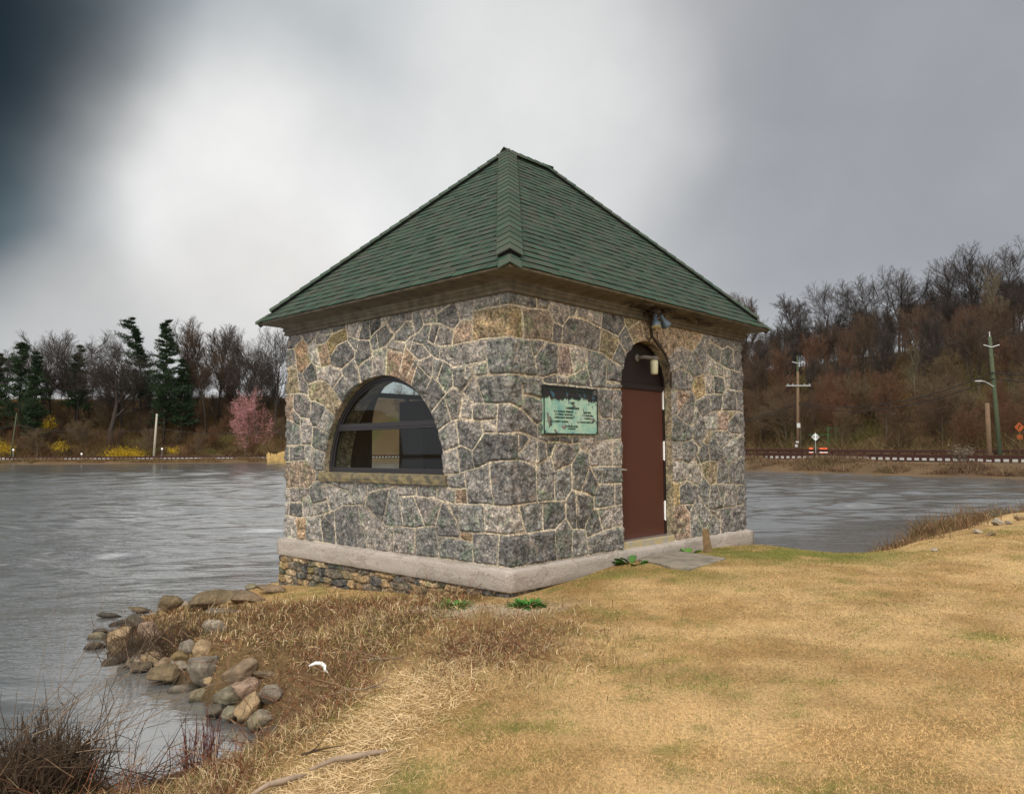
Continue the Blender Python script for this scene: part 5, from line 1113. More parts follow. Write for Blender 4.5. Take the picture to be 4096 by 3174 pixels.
# ---------------------------------------------------------------- far bank: rails, road, poles, signs
def along(P, t0=0):
    P = np.array(P, float); d = np.hypot(*np.diff(P, axis=0).T); s = np.concatenate([[0], np.cumsum(d)])
    return s, lambda t: np.array([np.interp(t, s, P[:, 0]), np.interp(t, s, P[:, 1])])
RS, RP = along(RAIL_OFF)
def rtan(t): a, b = RP(max(t - .5, 0)), RP(min(t + .5, RS[-1])); d = b - a; return d / np.linalg.norm(d)
def rn(t): d = rtan(t); return np.array([d[1], -d[0]])           # away from the lake
_c = RP(RS[4]); 
if pdist(np.array([(_c + rn(RS[4]))[0]]), np.array([(_c + rn(RS[4]))[1]]), SHORE_FAR)[0] < pdist(np.array([_c[0]]), np.array([_c[1]]), SHORE_FAR)[0]: rn = (lambda f: (lambda t: -f(t)))(rn)
def strip(name, o0, o1, dz, material, t0, t1, step=2.0, label=None):
    V = []; ts = np.arange(t0, t1, step)
    for t in ts:
        p, n = RP(t), rn(t)
        for j in range(6): q = p + n * (o0 + (o1 - o0) * j / 5); V.append((q[0], q[1], bankz(p[0]) + .02 + .055 * (o0 + (o1 - o0) * j / 5) + dz))
    m = len(ts); o = npmesh(name, V, [(i * 6 + j, i * 6 + j + 1, i * 6 + j + 7, i * 6 + j + 6) for i in range(m - 1) for j in range(5)], material); tag(o, label, kind='structure'); return o
strip('road', .8, 8.0, .05, M['asphalt'], 0, RS[-1], label='pale grey asphalt road running along the far shore behind the guardrail')
strip('road_marking', 4.30, 4.42, .056, M['sign_orange'], 0, RS[-1], label='yellow centre line of the lakeside road')
strip('road_edge_line', 1.1, 1.22, .056, M['paint_white'], 0, RS[-1], label='white edge line of the lakeside road')
RAILH = .68
def guardrail(label, t0, t1, step, off, npost=100):
    c0 = RP((t0 + t1) / 2); base = np.array([c0[0], c0[1], bankz(c0[0])]); r_ = thing('guardrail', label, 'guardrail', base)
    ts = np.arange(t0, t1, 1.5); V = []
    for t in ts:
        p = RP(t) + rn(t) * off; n = rn(t); z = bankz(p[0]) + .055 * off
        for dn, zz in ((-.03, .36), (-.06, .43), (-.02, .52), (-.06, .61), (-.03, .68), (.0, .68), (.0, .36)): V.append(np.array([p[0] + n[0] * dn, p[1] + n[1] * dn, z + zz * RAILH / .68]) - base)
    m = len(ts); npmesh('rail', V, [(i * 7 + j, i * 7 + j + 1, i * 7 + 8 + j, i * 7 + 7 + j) for i in range(m - 1) for j in range(6)], M['rail'], r_)
    me = None
    for k, t in enumerate(np.arange(t0 + .1, t1 - .2, step)[:npost]):
        p = RP(t) + rn(t) * (off + .09 * (1 if off > 4 else -1)); z = bankz(p[0]) + .055 * off
        if me is None:
            q = MB(); q.box((0, 0, .16), np.array([.095, .08, .50])); q.box((0, 0, .68), np.array([.10, .085, .02])); o = q.build('post', M['rail'], r_); me = o.data
        else: o = bpy.data.objects.new('post', me); C.objects.link(o); o.parent = r_
        d = rtan(t); o.location = np.array([p[0], p[1], z]) - base; o.rotation_euler = (0, 0, math.atan2(d[1], d[0]))
def tnear(x, y): ts = np.linspace(0, RS[-1], 3000); return ts[int(np.argmin([np.hypot(*(RP(t) - (x, y))) for t in ts]))]
T_R0, T_R1 = tnear(46, 58.7), tnear(12, 118); T_L0, T_L1 = tnear(-24, 166), tnear(-113, 169.5)
guardrail('rusty brown guardrail on the lake side of the road, right of the pump house', T_R0, T_R1, .66, 0)
guardrail('rusty brown guardrail along the far shore, left of the pump house', T_L0, T_L1, .94, 0)
guardrail('dark guardrail on the far side of the road, right of the pump house', T_R0, T_R1, 1.9, 9.0)

def pole(label, px, ptop, ybase_depth, r0, r1, material, group=None, lean=0, parts=None):
    top = aty(px, ptop, ybase_depth); base = np.array([top[0] + lean, ybase_depth, 0]); base[2] = gz(base[0], base[1]) - .3
    r_ = thing('utility_pole', label, 'utility pole', base, group); q = MB(); H = top - base; q.tube([(0, 0, 0), H * .5, H], [r0, (r0 + r1) / 2, r1], 10); q.build('mast', material, r_, smooth=True)
    return r_, base, H
pa, ba, Ha = pole('brown utility pole with a crossarm, left of the two poles on the right bank', 3192, 1498, 93, .19, .15, M['wood'], lean=-.3)
q = MB(); q.tube([Ha * .97 + np.array([-.02, 0, 0]), Ha + np.array([0, 0, 2.0])], [.13, .09], 8); q.build('top_section', M['wood_green'], pa)
def arms(par, z, w, material, H, name='crossarm', v=False):
    q = MB(); c = np.array([H[0] * z / H[2], 0, z])
    if v: q.tube([c + np.array([-w, -.15, .22]), c + np.array([0, -.15, 0]), c + np.array([w, -.15, .22])], .05, 6)
    else: q.box(c + np.array([0, -.18, 0]), np.array([w, .06, .07]))
    return q.build(name, material, par)
arms(pa, Ha[2] - 1.7, 1.5, M['galv'], Ha); arms(pa, Ha[2] + 1.0, .75, M['dull_white'], Ha, 'top_bracket', True)
for dx in (-1.3, -.7, .7, 1.3):
    q = MB(); q.lathe((Ha[0] + dx, -.18, Ha[2] - 1.63), (0, 0, 1), [(.05, 0), (.08, .05), (.05, .1), (.08, .15), (.03, .2)], 8); q.build('insulator', M['galv'], pa)
q = MB(); q.box((0 + Ha[0] * .35, -.22, 4.0), np.array([.20, .02, .28])); q.build('notice', M['dull_white'], pa)
q = MB(); q.box((-.12, -.25, 2.0), np.array([.18, .03, .10])); q.box((-.25, -.25, 1.55), np.array([.14, .03, .16])); q.build('pole_tag', M['dull_white'], pa)
pb_, bb, Hb = pole('tall green tinged utility pole carrying a street light on the right bank', 3961, 1366, 72, .22, .16, M['wood_green'], lean=.45)
arms(pb_, Hb[2] - 1.0, .75, M['dull_white'], Hb, 'top_bracket', True)
q = MB(); q.tube([Hb, Hb + np.array([0, 0, .5])], .05, 6); q.build('top_pin', M['dull_white'], pb_)
zl = aty(3968, 1568, 72)[2] - bb[2]; q = MB(); x0 = Hb[0] * zl / Hb[2]; q.tube([(x0, -.1, zl), (x0 - .6, -.2, zl + .35), (x0 - 1.05, -.3, zl + .55), (x0 - 1.8, -.4, zl + .60)], [.045, .04, .035, .03], 6); q.box((x0 - 1.7, -.4, zl + .58), np.array([.30, .09, .05])); q.build('street_light', M['dull_white'], pb_)
pc, bc, Hc = pole('short brown pole stub standing just left of the green tinged pole', 3948, 1630, 69, .22, .19, M['wood'], lean=0)
pd_, bd2, Hd = pole('leaning pale wooden pole on the far left bank beyond the lake', 627, 1640, 172, .26, .20, M['wood_pale'], lean=-.45)
pe_, be_, He = pole('thin greenish wooden pole at the far left edge of the lake shore', 66, 1632, 172, .15, .11, M['wood_green'], lean=-1.0)

def cable(label, pts, sag, r, name='power_cable', twin=None):
    q = MB()
    for off in ([0] if twin is None else [0, -twin]):
        P = []
        for (a, b), sg in zip(zip(pts[:-1], pts[1:]), sag):
            for i in range(17):
                if i == 16 and b is not pts[-1]: continue
                f = i / 16; p = np.array(a) * (1 - f) + np.array(b) * f; p = p + np.array([0, 0, off - sg * 4 * f * (1 - f)]); P.append(p)
        q.tube(P, r, 5)
    o = q.build(name, M['cable'], None, at=pts[0]); o.location = pts[0]; tag(o, label, 'cable', None); return o
def W(px, py, Y): return aty(px, py, Y)
R_ = np.array
cable('thick upper cable strung between the utility poles on the right bank', [W(2700, 1745, 128), W(3190, 1622, 93), W(3972, 1508, 71.8), W(4300, 1518, 64)], [.5, 1.6, .2], .045)
cable('thick lower cable strung between the utility poles on the right bank', [W(2700, 1757, 128), W(3190, 1630, 93), W(3973, 1533, 71.8), W(4300, 1545, 64)], [.5, 1.7, .2], .045)
cable('thin high wire from the left bracket of the green tinged pole', [W(2750, 1600, 128), W(3185, 1463, 93), W(3950, 1380, 72), W(4300, 1376, 64)], [.4, 1.5, .2], .014, 'wire')
cable('thin high wire from the pin on top of the green tinged pole', [W(2750, 1590, 128), W(3192, 1440, 93), W(3961, 1352, 72), W(4300, 1350, 64)], [.4, 1.5, .2], .014, 'wire')
cable('single sagging cable strung along the far left shore', [W(-300, 1692, 174), W(62, 1679, 172), W(624, 1698, 172), W(1250, 1696, 176)], [1.2, 1.3, 1.5], .05)

def sign_diamond(label, px, py, Y, half, material, back, postdown, arrow=False):
    c = aty(px, py, Y); base = np.array([c[0], Y, gz(c[0], Y)]); r_ = thing('road_sign', label, 'sign', base); hz = c[2] - base[2]
    q = MB(); q.tube([(0, .03, -.2), (0, .03, hz + half * .7)], .035, 6); q.build('sign_post', back, r_)
    q = MB(); a = half; V = [(x * a, y, hz + z * a) for y in (-.012, .012) for x, z in ((0, -1), (1, 0), (0, 1), (-1, 0))]; q.add(V, [(0, 1, 2, 3), (7, 6, 5, 4), (0, 4, 5, 1), (1, 5, 6, 2), (2, 6, 7, 3), (3, 7, 4, 0)]); sg = q.build('sign_plate', material, r_)
    if arrow:
        q = MB(); k = half
        for pts in ([(-.28, -.35), (-.12, -.35), (-.12, .0), (.18, .15), (.18, .3), (.02, .3), (.02, .22), (-.28, .05)], [(-.12, .28), (.32, .28), (.10, .55)]): q.add([(x * k, -.016, hz + z * k) for x, z in pts], [tuple(range(len(pts)))])
        q.build('arrow', M['black'], sg)
    return r_, hz, base
s1, hz1, _ = sign_diamond('grey back of a diamond road sign beside the guardrail on the right bank', 3260, 1759, 84.5, .47, M['galv'], M['galv'], 1)
q = MB(); q.box((0, -.03, hz1 + .2), np.array([.22, .015, .03])); q.box((0, -.03, hz1 - .22), np.array([.22, .015, .03])); q.box((0, -.03, hz1), np.array([.04, .012, .36])); q.build('brace', M['paint_white'], s1)
s2, hz2, b2_ = sign_diamond('orange diamond curve sign with black arrow at the right edge of the photo', 4076, 1728, 76, .50, M['sign_orange'], M['wood'], 1, True)
q = MB(); q.box((0, 0, hz2 - .98), np.array([.30, .012, .22])); q.build('advisory_plate', M['sign_orange'], s2)
for lb, px, py, Y in (('small white square marker on a thin post by the thin greenish pole', 51, 1778, 171), ('small white square marker on a thin post right of the leaning pale pole', 646, 1780, 171), ('small white marker low in the brush between the two left poles', 324, 1797, 174)):
    c = aty(px, py, Y); bz = gz(c[0], Y); r_ = thing('marker_sign', lb, 'sign', (c[0], Y, bz)); q = MB(); q.box((0, 0, c[2] - bz), np.array([.18, .02, .20])); q.build('sign_plate', M['paint_white'], r_); q = MB(); q.tube([(0, .03, 0), (0, .03, c[2] - bz)], .04, 6); q.build('sign_post', M['galv'], r_)
for lb, px in (('orange and white traffic barrel standing alone left of the grey sign post', 3242), ('orange and white traffic barrel, left one of the touching pair', 3284), ('orange and white traffic barrel, right one of the touching pair', 3300)):
    t = tnear(*(aty(px, 1825, 90)[:2])); c = aty(px, 1825, 91); bz = bankz(c[0]) + .36; r_ = thing('traffic_barrel', lb, 'barrel', (c[0], 91, bz), group='traffic barrels on the road', rotz=0)
    q = MB(); q.lathe((0, 0, 0), (0, 0, 1), [(.34, 0), (.34, .06), (.27, .08), (.26, .45), (.24, .75), (.20, .98), (.12, 1.0)], 14); q.build('drum', M['orange'], r_, smooth=True)
    for z in (.42, .72): q = MB(); q.lathe((0, 0, z), (0, 0, 1), [(.272 - (z - .3) * .06, 0), (.268 - (z - .3) * .06, .12)], 14); q.build('white_band', M['paint_white'], r_)
gp = aty(3345, 1830, 99); r_ = thing('chain_link_gate', 'green metal gate with three posts at the foot of the wooded hill', 'gate', (gp[0], 99, gz(gp[0], 99)))
for px in (3313, 3345, 3373): q = MB(); dx = (px - 3345) / F * 99; q.tube([(dx, 0, -.2), (dx, 0, 2.2)], .075, 6); q.build('gate_post', M['green_post'], r_)
q = MB(); q.tube([(-1.1, 0, 1.9), (.97, 0, 1.9)], .04, 5); q.build('top_rail', M['green_post'], r_)
q = MB(); q.tube([(-3.6, 0, 1.1), (3.6, 0, 1.1)], .035, 5); q.build('middle_rail', M['green_post'], r_)

# ---------------------------------------------------------------- trees
def grow(out, p, d, L_, r0, r1, lev, cfg, rg):
    n = cfg['n'][lev]; st = L_ / n; wig, up = cfg['wig'][lev], cfg['up'][lev]
    for i in range(n):
        f0, f1 = i / n, (i + 1) / n; q = p + d * st; out[0 if lev <= 2 and len(cfg['n']) > 4 or lev < 1 else 1].append((p, q, r0 + (r1 - r0) * f0, r0 + (r1 - r0) * f1)); p = q
        d = d + rg.normal(size=3) * wig; d[2] += up; d = d / np.linalg.norm(d)
        if lev + 1 < len(cfg['n']) and (i + 1) / n >= cfg['start'][lev]:
            for k in range(cfg['kids'][lev]):
                if rg.random() < cfg.get('drop', .06): continue
                ax = rg.normal(size=3); ax -= d * np.dot(ax, d); ax /= np.linalg.norm(ax) + 1e-6; an = math.radians(rg.uniform(*cfg['ang'][lev])); e = d * math.cos(an) + ax * math.sin(an)
                grow(out, p, e, L_ * rg.uniform(*cfg['len'][lev]) * (1 - .35 * f1), (r0 + (r1 - r0) * f1) * .58, max((r0 + (r1 - r0) * f1) * .16, cfg['rmin']), lev + 1, cfg, rg)
def tree_meshes(seed, H, cfg, trunkH=.8):
    rg = np.random.default_rng(seed); out = {0: [], 1: []}; grow(out, np.zeros(3), np.array([rg.normal() * .04, rg.normal() * .04, 1.]), H * trunkH, cfg['r'], cfg['r'] * .3, 0, cfg, rg)
    res = []
    for k, sides in ((0, 5), (1, 3)):
        a = out[k]; P0 = np.array([q[0] for q in a]); P1 = np.array([q[1] for q in a]); R0 = np.array([q[2] for q in a]); R1 = np.array([q[3] for q in a]); rm = .036 if k == 0 else cfg['rmin']; R0 = np.maximum(R0, rm); R1 = np.maximum(R1, rm * .7)
        res.append(segmesh(P0, P1, R0, R1, sides))
    return res
OAK = dict(n=[7, 5, 4, 3, 2], kids=[3, 2, 2, 2], start=[.36, .2, .2, .3], wig=[.04, .07, .09, .10, .13], up=[.02, .07, .06, .05, .04], ang=[(28, 55), (22, 42), (20, 40), (16, 40)], len=[(.58, .80), (.48, .66), (.48, .66), (.55, .85)], r=.28, rmin=.0095)
SLIM = dict(OAK, ang=[(18, 34), (18, 36), (18, 38), (16, 40)], len=[(.40, .56), (.46, .62), (.46, .62), (.55, .85)], r=.22, up=[.02, .10, .07, .04, .02], start=[.3, .2, .2, .3])
GNARL = dict(OAK, n=[5, 6, 4, 3, 2], wig=[.10, .22, .24, .2, .2], ang=[(40, 75), (35, 65), (30, 60), (25, 60)], r=.42, start=[.38, .2, .2, .3])
BRUSHY = dict(OAK, n=[5, 4, 3, 2], kids=[4, 3, 3], start=[.15, .1, .1], wig=[.10, .12, .14, .16], up=[.05, .09, .06, .04], ang=[(25, 60), (25, 55), (25, 60)], len=[(.55, .8), (.5, .7), (.5, .7)], r=.12, rmin=.011)
PROT = {}
def proto(key, seed, H, cfg, bark, twig, trunkH=.8):
    (Vt, Ft), (Vc, Fc) = tree_meshes(seed, H, cfg, trunkH); a = npmesh('trunk', Vt, Ft, bark, None, smooth=True); b = npmesh('crown', Vc, Fc, twig, None); top = max(v[2] for v in Vc)
    PROT[key] = (a.data, b.data, float(np.percentile(Vc[:, 2], 99.7))); bpy.data.objects.remove(a); bpy.data.objects.remove(b)
for k in range(4): proto(('oak', k), 100 + k, 16, OAK, M['bark'], (M['twig_dark'], M['twig_dark'], M['twig_brown'], M['twig_dark'])[k])
for k in range(3): proto(('mid', k), 200 + k, 13, (OAK, SLIM, OAK)[k], M['bark_grey'], (M['twig_brown'], M['twig_rust'], M['twig_brown'])[k])
for k in range(3): proto(('slim', k), 300 + k, 16, SLIM, M['bark'], (M['twig_dark'], M['twig_brown'], M['twig_dark'])[k])
for k in range(2): proto(('gnarl', k), 400 + k, 14, GNARL, M['bark'], M['twig_dark'])
for k in range(3): proto(('brush', k), 500 + k, 6, BRUSHY, M['bark_grey'], (M['twig_rust'], M['twig_brown'], M['twig_tan'])[k])
proto(('pale', 0), 601, 14, SLIM, M['pale_bark'], M['twig_tan'])
def put_tree(key, label, x, y, h, group=None, name='bare_tree', cat='tree', rz=None, wide=1.0, zoff=-.2):
    a, b, top = PROT[key]; z = gz(x, y) + zoff; t = thing(name, label, cat, (x, y, z), group, rotz=random.uniform(0, 2 * PI) if rz is None else rz)
    s = h / top; t.scale = (s * wide, s * wide, s)
    for nm, me in (('trunk', a), ('crown', b)): o = bpy.data.objects.new(nm, me); C.objects.link(o); o.parent = t
    return t
def put_px(key, label, px, ptop, Y, **kw):
    top = aty(px, ptop, Y); h = top[2] - gz(top[0], Y); return put_tree(key, label, top[0], Y, max(h, 2.0), **kw)

# conifers
def conifer(label, px, ptop, Y, seed, wd, lean=0, low=.2, sparse=1.0, plume=False, group=None):
    rg = np.random.default_rng(seed); top = aty(px, ptop, Y); bz = gz(top[0], Y) - .3; H = top[2] - bz; t = thing('pine_tree', label, 'tree', (top[0], Y, bz), group)
    q = MB(); q.tube([(0, 0, 0), (0, 0, H * .5), (lean * .6, 0, H * .82), (lean, 0, H * .97)], [.34, .24, .13, .05], 8); q.build('trunk', M['bark'], t, smooth=True)
    P0, P1, R0, R1 = [], [], [], []; NP, ND, NS = [], [], []; z = H * low
    while z < H:
        f = (z / H - low) / (1 - low); rad = wd * (.35 + .95 * math.sin(min(1, (1 - f) * 1.25 + .08) * PI / 2) * (1 - .25 * rg.random())) * (1 - f * .55) if f < .97 else .3
        x0 = lean * max(0, (z / H - .5) / .5) ** 1.4
        for k in range(rg.integers(3, 6)):
            if rg.random() > sparse: continue
            a = rg.uniform(0, 2 * PI); L_ = rad * rg.uniform(.30, 1.15); el = rg.uniform(.0, .35) if plume else rg.uniform(-.1, .45)
            if plume and z > H * .66: L_ *= (.35 if math.cos(a) > 0 else 1.5)
            d = np.array([math.cos(a) * math.cos(el), math.sin(a) * math.cos(el), math.sin(el)]); p = np.array([x0, 0, z]); n = 6
            for i in range(n):
                p2 = p + d * L_ / n; P0.append(p); P1.append(p2); R0.append(.06 * (1 - i / n) + .015); R1.append(.06 * (1 - (i + 1) / n) + .012)
                if i >= 1:
                    for j in range(19):
                        NP.append(p2 + rg.normal(size=3) * np.array([.42, .42, .10]) * (L_ / 3 + .3)); ND.append(d * .8 + rg.normal(size=3) * np.array([.6, .6, .25]) + np.array([0, 0, .35])); NS.append(rg.uniform(.40, .95))
                p = p2; d = d + np.array([0, 0, .07]) + rg.normal(size=3) * .05; d /= np.linalg.norm(d)
        z += rg.uniform(.45, 1.15)
    for i in range(60): NP.append(np.array([lean, 0, H * .97]) + rg.normal(size=3) * .3); ND.append(rg.normal(size=3) * .5 + np.array([0, 0, 1.])); NS.append(.4)
    V, Fq = segmesh(P0, P1, R0, R1, 3); npmesh('limbs', V, Fq, M['bark'], t)
    NP, ND, NS = np.array(NP), np.array(ND), np.array(NS); ND /= np.linalg.norm(ND, axis=1, keepdims=True); n = len(NP)
    s_ = np.cross(ND, rg.normal(size=(n, 3))); s_ /= np.linalg.norm(s_, axis=1, keepdims=True); V = np.stack([NP - s_ * .07 * NS[:, None] * 2, NP + s_ * .07 * NS[:, None] * 2, NP + ND * NS[:, None]], 1).reshape(-1, 3)
    g = rg.random((n, 1)); col = np.array([.012, .022, .012]) * (1 - g) + np.array([.028, .048, .020]) * g
    npmesh('crown', V, np.arange(n * 3).reshape(n, 3), M['veg'], t, col=np.repeat(col, 3, 0)); return t
YL = 196
conifer('tall white pine leaning left with plume like branches, above the far left shore', 575, 1250, YL, 1, 5.4, lean=-3.2, low=.30, plume=True)
conifer('tallest dark pine with a narrow ragged top, left of the pink tree', 672, 1262, YL - 6, 2, 4.4, low=.18)
conifer('dark pine with flat green layers, second from the left edge', 92, 1350, YL - 4, 3, 4.8, low=.22, sparse=.8)
conifer('dense dark pine just right of the layered pine near the left edge', 150, 1395, YL - 8, 4, 3.8, low=.15)
conifer('dark pine partly out of the frame at the left edge', 5, 1400, YL - 2, 5, 4.2, low=.12)
conifer('slender dark pine between the two broad bare crowns on the left', 322, 1370, YL, 6, 3.0, low=.28, sparse=.8)
conifer('small dark pine right of the tallest narrow topped pine', 735, 1430, YL - 4, 7, 3.2, low=.2)
for key, lb, px, py, dy, w_ in ((('oak', 0), 'broad bare tree with a domed crown, left of the pair near the left edge', 215, 1308, 6, 1.25), (('oak', 1), 'broad bare tree with a domed crown, right of the pair near the left edge', 312, 1300, 2, 1.25),
    (('gnarl', 0), 'gnarled bare tree with crooked limbs left of the leaning white pine', 455, 1375, -6, 1.2), (('gnarl', 1), 'smaller gnarled bare tree standing behind the leaning white pine', 500, 1335, 4, 1.1),
    (('slim', 0), 'tall slim bare tree right of the tallest dark pine', 772, 1258, 4, 1.1), (('slim', 1), 'reddish brown narrow bare tree, tallest right of the dark pines', 835, 1276, 0, .9), (('slim', 2), 'slim bare tree rising directly behind the pink tree', 888, 1288, 8, 1.0),
    (('oak', 2), 'bare round crowned tree just right of the pink tree top', 960, 1318, 6, .95), (('oak', 3), 'bare tree second from the pump house wall on the left', 1040, 1302, 2, 1.0), (('oak', 0), 'bare tree half hidden by the left wall of the pump house', 1112, 1296, 5, 1.0),
    (('slim', 0), 'bare tree at the left frame edge behind the pines', 30, 1375, 10, 1.1), (('oak', 2), 'bare tree between the left pines and the domed pair', 150, 1360, 14, 1.0)):
    put_px(key, lb, px, py, YL + dy, wide=w_)
# pink tree
(Vt, Ft), (Vc, Fc) = tree_meshes(77, 8, dict(BRUSHY, kids=[4, 3, 2], r=.12)); 
pt_ = aty(985, 1560, 180); bz = gz(pt_[0], 180) - .1; t = thing('blossom_tree', 'pink blossoming tree on the far left shore beside the pump house', 'tree', (pt_[0], 180, bz)); k = (pt_[2] - bz) / np.percentile(Vc[:, 2], 99); k2 = k * .8
npmesh('trunk', Vt * k, Ft, M['bark_grey'], t); npmesh('limbs', Vc * [k2, k2, k], Fc, M['twig_rust'], t)
rg = np.random.default_rng(8); sel = Vc[rg.integers(0, len(Vc), 15000)] * [k2, k2, k]; sel = sel[sel[:, 2] > 2.0]; n = len(sel); sel = sel + rg.normal(size=(n, 3)) * .16; a_ = rg.normal(size=(n, 3)) * .085; b_ = rg.normal(size=(n, 3)) * .085
npmesh('blossom', np.stack([sel, sel + a_, sel + b_], 1).reshape(-1, 3), np.arange(n * 3).reshape(n, 3), M['blossom'], t)

# the woods: individually placed bare trees
rw_ = random.Random(21)
def wood(n, xr, yr, keys, hr, label, group, mind, ok=None, wide=(.85, 1.2)):
    pts = []; tries = 0
    while len(pts) < n and tries < 20000:
        tries += 1; x, y = rw_.uniform(*xr), rw_.uniform(*yr); px = 2048 + F * x / y
        if ok and not ok(x, y, px): continue
        if any((x - a) ** 2 + (y - b) ** 2 < mind ** 2 for a, b in pts): continue
        pts.append((x, y)); put_tree(rw_.choice(keys), label, x, y, rw_.uniform(*hr), group, wide=rw_.uniform(*wide))
def dfar(x, y): return float(pdist(np.array([x]), np.array([y]), SHORE_FAR)[0])
OK_, MD, SL, BR = [('oak', k) for k in (0, 1, 3)], [('mid', k) for k in range(3)] + [('oak', 2)], [('slim', k) for k in range(3)], [('brush', k) for k in range(3)]
wood(64, (30, 115), (125, 215), OK_ + SL, (9, 12.5), 'dark bare tree on the crest of the wooded hill at the right', 'bare trees on the crest of the right hill', 4.8, lambda x, y, px: 2750 < px < 4350 and 66 < dfar(x, y) < 105)
wood(84, (20, 100), (85, 185), MD + SL, (8, 12), 'brown bare tree on the middle slope of the wooded hill at the right', 'bare trees on the middle of the right hill', 4.0, lambda x, y, px: 2750 < px < 4350 and 34 < dfar(x, y) <= 66)
wood(48, (20, 90), (75, 160), BR + MD[:2], (4.5, 8), 'low brown bare tree near the foot of the wooded hill at the right', 'low bare trees at the foot of the right hill', 3.0, lambda x, y, px: 2800 < px < 4300 and 21 < dfar(x, y) <= 34)
wood(52, (-135, -48), (185, 235), SL + OK_, (9, 13), 'bare tree deep in the wood behind the far left shore', 'bare trees in the left wood', 4.6, lambda x, y, px: -150 < px < 1250 and 36 < dfar(x, y) < 75)
wood(48, (-135, -48), (176, 215), BR, (4, 8), 'low reddish brown bare tree in the undergrowth of the left wood', 'low bare trees in the left wood', 4, lambda x, y, px: -150 < px < 1250 and 17 < dfar(x, y) < 42)
wood(20, (-46, 30), (150, 230), OK_ + MD, (11, 15), 'bare tree in the wood hidden behind the pump house', 'bare trees behind the pump house', 7, lambda x, y, px: 1250 < px < 2750 and 26 < dfar(x, y) < 60)
for key, lb, px, py, Y, w_ in ((('pale', 0), 'pale grey green slender tree on the right hill, left of the tall pole', 3655, 1370, 104, .8), (('pale', 0), 'pale green barked tree rising above the green tinged pole', 3966, 1075, 118, .7), (('gnarl', 0), 'dark crooked tree at the foot of the right hill behind the brown utility pole', 3362, 1450, 112, .9),
    (('slim', 1), 'bare tree right above the eave of the pump house on the right hill', 2990, 1160, 165, 1.1), (('oak', 1), 'dark bare tree on the skyline nearest the right edge', 4040, 985, 138, 1.1), (('oak', 3), 'dark bare tree on the skyline, second from the right edge', 3900, 1010, 142, 1.1), (('oak', 0), 'dark bare tree on the skyline with a fan shaped crown', 3790, 1045, 150, 1.1),
    (('oak', 3), 'dark spreading bare tree on the skyline in the middle of the right hill', 3590, 1085, 152, 1.2), (('oak', 1), 'wide bare tree on the skyline left of the spreading one', 3470, 1100, 156, 1.2), (('slim', 2), 'thin bare tree on the skyline near the dip', 3180, 1180, 162, 1.2), (('oak', 0), 'bare tree on the skyline right of the dip', 3300, 1140, 160, 1.1)):
    put_px(key, lb, px, py, Y, wide=w_)

# shrubs
def shrub(label, px, py, w_, h_, Y, colr, name='shrub', n=2600, leaf=.10, cat='shrub', group=None):
    c = aty(px, py, Y); z = gz(c[0], Y); z = max(z, c[2] - h_); rg = np.random.default_rng(len(label) + int(px)); P = rg.normal(size=(n, 3)); P /= np.linalg.norm(P, axis=1, keepdims=True); P *= (rg.random((n, 1)) ** .6) * (.75 + .5 * rg.random((n, 1))) * np.array([w_ / 2, w_ / 2.5, h_ * .62]) ; P[:, 2] += h_ * .42; P[:, 2] *= (1 + .3 * np.sin(P[:, 0] * 2.2 + px)); 
    a_ = rg.normal(size=(n, 3)) * leaf; b_ = rg.normal(size=(n, 3)) * leaf; g = rg.random((n, 1)) * .7 + .6
    o = npmesh(name, np.stack([P, P + a_, P + b_], 1).reshape(-1, 3), np.arange(n * 3).reshape(n, 3), M['veg'], None, col=np.repeat(np.array(colr) * g, 3, 0)); o.location = (c[0], Y, z); tag(o, label, cat, group)
YE = (.33, .215, .012)
shrub('long bright yellow forsythia hedge left of the leaning pale pole', 500, 1775, 10.5, 2.3, 177, YE, 'forsythia', 4200, .11)
shrub('yellow forsythia at the left edge of the photo', 15, 1745, 5.5, 2.8, 179, YE, 'forsythia', 1500, .10); shrub('dull yellow forsythia high behind the left pines', 195, 1650, 4.5, 3.0, 188, (.36, .24, .01), 'forsythia', 900, .10)
shrub('small yellow shrub low in the middle of the left brush', 240, 1745, 5, 2.2, 180, (.34, .23, .012), 'forsythia', 700, .10); shrub('small yellow shrub right of the leaning pale pole', 690, 1770, 3.2, 1.6, 178, (.42, .28, .01), 'forsythia', 500, .10)
shrub('small yellow shrub on the slope of the right hill', 3437, 1735, 1.9, 1.2, 104, YE, 'forsythia', 700, .06); shrub('yellow green shrub beside the slender pale tree on the right hill', 3620, 1670, 3.2, 1.4, 106, (.28, .22, .02), 'shrub', 700, .06)
shrub('pale grey brown arching shrub on the slope of the right hill', 3560, 1760, 4.6, 3.4, 100, (.19, .14, .09), 'shrub', 3500, .10); shrub('grey brushy shrub growing over the guardrail left of the short brown pole', 3850, 1840, 2.2, 1.9, 68, (.15, .125, .09), 'shrub', 2200, .05)
# reeds
c = aty(1105, 1835, 168); z = .0; rg = np.random.default_rng(4); n = 800; P = np.stack([rg.uniform(-2.6, 3.6, n), rg.uniform(-.8, .8, n), 0 * np.zeros(n)], 1); hgt = 1.7 + .35 * np.sin(P[:, 0] * 1.3) + rg.uniform(-.9, .5, n); tp = P + np.stack([rg.normal(size=n) * .18, rg.normal(size=n) * .1, hgt], 1)
V, Fq = segmesh(P, tp, np.full(n, .025), np.full(n, .05), 3); o = npmesh('reed_bed', V, Fq, mat('golden_reeds', (.60, .42, .17), .9, nscale=2, namp=.3)); o.location = (c[0], 170.2, .05); tag(o, 'clump of golden reeds on the far shore beside the pump house', 'reeds')
